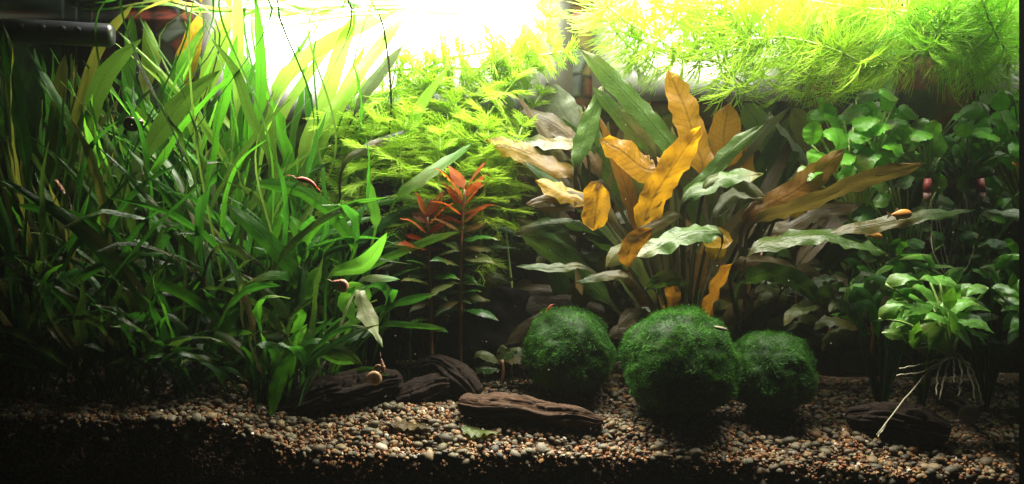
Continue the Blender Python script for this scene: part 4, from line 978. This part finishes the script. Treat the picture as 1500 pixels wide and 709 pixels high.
# young bronze plants on the right floor
def young(label, px, py, d, ang_list, L, ms, w):
    b = P(px, py, d); r = empty('young_bronze_plant', b); tag(r, label, 'plant', 'young bronze plants right of the moss balls'); c = b
    mb = MB(); top = c + Vector((0,0,L*.55)); mb.tube(spline([c, c.lerp(top,.5)+Vector((.1,0,0)), top], 6), .13, 6); link('stem', mb.mesh('stem', c), M['rstalk'], r)
    for k, a in enumerate(ang_list):
        s = c.lerp(top, random.uniform(.45, 1)); d_ = Vector((math.cos(a), random.uniform(-.5,.3), math.sin(a))); l = L*random.uniform(.55,.8)
        pts = [s, s + d_*l*.4 + Vector((0,0,.1*l)), s + d_*l*.8 + Vector((0,0,.05*l)), s + d_*l + Vector((0,0,-.18*l))]
        leaf(r, pts, w*random.uniform(.8,1.2), random.choice(ms), kind='lance', F=Vector((0,-.7,.7)), stalk=.15, stalk_w=.12, wave=.09, crimp=.06, n=16)
young('young bronze plant with one pale upright leaf behind the darker moss ball', 1277, 520, 6, [1.5,2.6,.5,2.9,.2,3.4,-.3,2.2,1.0], 4.8, ['olive','sage','olive','dark'], 1.1)
young('small dim bronze plant touching the darker moss ball', 1215, 500, 7.5, [2.7,.3,1.8,3.3,-.2,2.3,.8], 4.4, ['brown','olive','dark','sage'], 1.0)
young('low curled bronze plant below the pale drooping leaf', 1165, 470, 8.5, [2.7,.3,1.4,3.3,-.2,.7], 4.0, ['brown','olive','dark'], 1.0)
young('dim green plant among roots under the long pale leaf', 1330, 480, 9, [2.4,.4,1.5,3.0,.1,1.1,2.0], 4.6, ['deep','green','olive'], 1.3)
young('dark low plant behind the driftwood log', 735, 560, 8.5, [2.7,.3,1.5,3.1,.1,.8], 2.6, ['dark','deep','olive'], .8)

# ------------------------------------------------------------------ animals
def snail(label, px, py, d, r, turns, m, ang, body=True, mb_col=None, axis_tilt=0.0):
    c = P(px, py, d); root = empty('snail', c - Vector((0,0,r))); tag(root, label, 'snail', 'snails in the tank'); og = Vector(root.location)/S
    pts = []; rad = []; n = int(turns*20)
    R = Matrix.Rotation(ang, 3, 'Y') @ Matrix.Rotation(axis_tilt, 3, 'Z')
    for i in range(n+1):
        t = i/n; a = t*turns*2*PI; rr = r*.72*(.10 + .90*t**1.15)
        pts.append(c + R @ Vector((rr*math.cos(a), -.18*r*(1-t), rr*math.sin(a)))); rad.append(r*(.06 + .30*t**1.1))
    mb = MB(); mb.tube(pts, rad, 12); link('shell', mb.mesh('shell', og), m, root)
    if body:
        e = pts[-1]; dr = (pts[-1]-pts[-3]).normalized(); q = [e, e + dr*r*.5 + Vector((0,.1*r,0)), e + dr*r*1.1]
        mb = MB(); mb.tube(spline(q, 6), [r*.28, r*.30, r*.28, r*.24, r*.2, r*.15, r*.07], 8); bo = link('body', mb.mesh('body', og), mb_col or M['snail_body'], root)
        for s in (-1, 1):
            f = q[-1]; mb = MB(); mb.tube([f, f + dr*r*.4 + Vector((0, s*r*.2, r*.2)), f + dr*r*.7 + Vector((0, s*r*.35, r*.3))], [r*.04, r*.03, r*.015], 5); link('feeler', mb.mesh('feeler', og), mb_col or M['snail_body'], bo)
M['snail_body'] = simple('snail_body', (0.22,0.13,0.09), .4)
M['shell_tan'] = simple('tan_shell', (0.42,0.27,0.14), .3, .5, .5, 500)
M['shell_brown'] = simple('brown_shell', (0.20,0.09,0.035), .3, .5, .4, 500)
M['shell_pink'] = simple('pink_shell', (0.55,0.26,0.17), .3, .5, .35, 500)
M['shell_dark'] = simple('dark_shell', (0.055,0.018,0.012), .35, .5, .5, 400)
M['shell_grey'] = simple('grey_shell', (0.26,0.22,0.15), .4, .4, .5, 500)
snail('tan spiral snail facing out on the dark driftwood', 549, 555, 3.7, .50, 2.6, M['shell_tan'], .3, False)
snail('brown snail clinging on top of the tan snail', 555, 540, 3.8, .38, 2.4, M['shell_brown'], 1.9, True)
snail('pink snail on the leaf cluster above the cream leaf', 501, 420, 3.6, .42, 2.4, M['shell_pink'], .6, True, M['shell_pink'])
snail('dark snail hanging under a leaf near the top left', 193, 180, 5, .62, 2.2, M['shell_dark'], 1.0, False, axis_tilt=.9)
snail('pinkish brown snail on the leaves at the far left', 86, 272, 2.6, .46, 2.2, M['shell_pink'], 2.6, True, axis_tilt=1.2)
snail('large pale ramshorn shell standing between driftwood and side glass', 1418, 606, 2.9, .66, 3.2, M['shell_grey'], .2, False)
snail('small pale ramshorn shell between the large shell and the side glass', 1440, 616, 2.6, .28, 2.6, M['shell_grey'], .9, False)

def creature_tube(pts, rads, n=10, sx=1.0): 
    mb = MB(); mb.tube(pts, rads, n); return mb
M['shrimp'] = simple('red_shrimp', (0.48,0.06,0.03), .35, .5, .4, 400)
M['eye'] = simple('black_eye', (0.005,0.005,0.005), .15, .6)
def shrimp(label, px, py, d, L, flip=1, pitch=-.25):
    c = P(px, py, d); root = empty('shrimp', c); tag(root, label, 'shrimp', 'red shrimps'); R = Matrix.Rotation(-pitch, 3, 'Y')
    def q(x, z, y=0): return R @ Vector((x*flip*L, y*L, z*L))
    og = Vector((0,0,0))
    body = [q(-.5,.02), q(-.38,.06), q(-.2,.09), q(0,.10), q(.18,.07), q(.34,.0), q(.45,-.08)]
    mb = MB(); mb.tube(spline(body, 14), [.03*L,.07*L,.10*L,.115*L,.12*L,.12*L,.115*L,.11*L,.10*L,.092*L,.085*L,.075*L,.06*L,.05*L,.035*L], 10); b = link('body', mb.mesh('body', og), M['shrimp'], root)
    mb = MB(); mb.add([q(.43,-.06,-.04), q(.43,-.06,.04), q(.60,-.10,.10), q(.63,-.16,0), q(.60,-.12,-.10)], [(0,1,2,3,4)]); link('tail_fan', mb.mesh('tail_fan', og), M['shrimp'], root)
    for s in (-1, 1):
        mb = MB(); mb.tube(spline([q(-.5,.04,s*.03), q(-.75,.12,s*.1), q(-1.0,.02,s*.22)], 8), .008*L+.004, 4); link('feeler', mb.mesh('feeler', og), M['shrimp'], root)
        mb = MB(); mb.add([q(-.44,.10,s*.07) + p*.028*L for p in ICO1[0]], ICO1[1]); link('eye', mb.mesh('eye', og), M['eye'], root)
        for k in range(4):
            x = -.28 + .12*k; mb = MB(); mb.tube([q(x,.0,s*.05), q(x-.05,-.12,s*.12), q(x-.02,-.24,s*.12)], .010*L+.003, 4); link('leg', mb.mesh('leg', og), M['shrimp'], root)
shrimp('red shrimp resting on an arching green leaf', 450, 268, 4.6, 1.35, 1, -.3)
shrimp('tiny pale red shrimp above the moss ball behind the log', 806, 450, 6.0, .5, 1, .9)
M['fish'] = simple('orange_fish', (0.62,0.26,0.05), .35, .5, .35, 350)
M['fin'] = simple('pale_fin', (0.55,0.40,0.22), .4)
def fish(label, px, py, d, L, flip=1, rise=0.0):
    c = P(px, py, d); root = empty('fish', c); tag(root, label, 'fish', 'small orange fish'); R = Matrix.Rotation(-rise, 3, 'Y'); n = 16; vs = []; fs = []; m = 12
    def q(x, y, z): return R @ Vector((x*flip*L, y*L, z*L))
    for i in range(n+1):
        t = i/n; h = .155*max(.02, math.sin(PI*min(1, t**.75))**.8)*(1 if t < .55 else 1) + .035*(t > .05); h *= 1 if t < .6 else lerp(1, .65, (t-.6)/.4); w = h*.55
        if t < .04: h *= .5; w *= .5
        for k in range(m):
            a = 2*PI*k/m; vs.append(q(.5 - t*.8, math.cos(a)*w, math.sin(a)*h))
    for i in range(n):
        for k in range(m): fs.append((i*m+k, i*m+(k+1)%m, (i+1)*m+(k+1)%m, (i+1)*m+k))
    fs.append(tuple(range(m))[::-1]); fs.append(tuple(n*m+k for k in range(m)))
    mb = MB(); mb.add(vs, fs); link('body', mb.mesh('body'), M['fish'], root)
    def fin(nm, pp):
        mb = MB(); k = len(pp); mb.add([q(x, .006, z) for x, z in pp] + [q(x, -.006, z) for x, z in pp], [tuple(range(k)), tuple(range(2*k-1, k-1, -1))] + [(i, (i+1)%k, k+(i+1)%k, k+i) for i in range(k)]); link(nm, mb.mesh(nm, smooth_=False), M['fin'], root)
    fin('tail_fin', [(-.28,.03),(-.48,.15),(-.43,.0),(-.48,-.15),(-.28,-.03)])
    fin('back_fin', [(.05,.15),(-.05,.26),(-.16,.12)]); fin('belly_fin', [(.02,-.14),(-.08,-.24),(-.16,-.10)])
    for s in (-1, 1):
        mb = MB(); mb.add([q(.39, s*.055, .03) + p*.034*L for p in ICO1[0]], ICO1[1]); link('eye', mb.mesh('eye'), M['eye'], root)
fish('orange fish swimming above the long pale leaf', 1317, 314, 4.6, 1.55, 1, .05)
fish('smaller orange fish half hidden behind the pale drooping leaf', 1280, 345, 5.6, 1.1, 1, -.2)
# red weight on the roots
c = P(1358, 278, 7.5); r = empty('plant_weight', c - Vector((0,0,.9))); tag(r, 'small red and white tube weight under the small rosette', 'plant weight'); og = Vector(r.location)/S
mb = MB(); mb.tube([c + Vector((.05,0,.7)), c + Vector((.02,0,-.15))], [.22,.30], 12); link('red_sleeve', mb.mesh('red_sleeve', og), simple('red_sleeve', (.22,.035,.03), .5), r)
mb = MB(); mb.tube([c + Vector((.02,0,-.15)), c + Vector((0,0,-.55)), c + Vector((.05,0,-.75))], [.27,.22,.08], 12); link('white_tip', mb.mesh('white_tip', og), simple('white_tip', (.30,.17,.15), .5), r)
# loose dead leaves on the gravel
G2 = 'dead leaves lying on the gravel'
for lab, pp, w, m, d in (('olive dead leaf lying on the gravel left of the log', [(570,600),(610,612),(640,618)], 18, 'brown', 2.2), ('greenish dead leaf lying on the gravel below the log', [(675,618),(700,620),(732,616)], 20, 'olive', 2.0)):
    pts = [P(x, y, d - .2*i) for i, (x, y) in enumerate(pp)]; pts = [Vector((p.x, p.y, ground(p.x, p.y) + .22)) for p in pts]
    r = empty('dead_leaf', pts[0]); o = link('dead_leaf', leaf_mesh(pts, w*.039*1.6, 'lance', F=Vector((0,-.3,1)), wave=.08, crimp=.05, org=pts[0], n=14), M[m], loc=pts[0]*S); bpy.data.objects.remove(r); tag(o, lab, 'dead leaf', G2)

sp = MB()
for k in range(170):
    p = P(random.uniform(20, 1480), random.triangular(60, 640, 480), random.uniform(.8, 12)); q = random.uniform(.012, .035)
    if p.z < ground(p.x, p.y) + .1 or p.x > XR - .2: continue
    sp.add([p + v*q for v in ICO1[0][:12]], ICO1[1][:80] if len(ICO1[0]) == 12 else ICO1[1])
o = link('floating_specks', sp.mesh('floating_specks'), simple('pale_speck', (.5,.48,.36), .6)); tag(o, 'tiny pale specks drifting in the water', None, None, 'stuff')
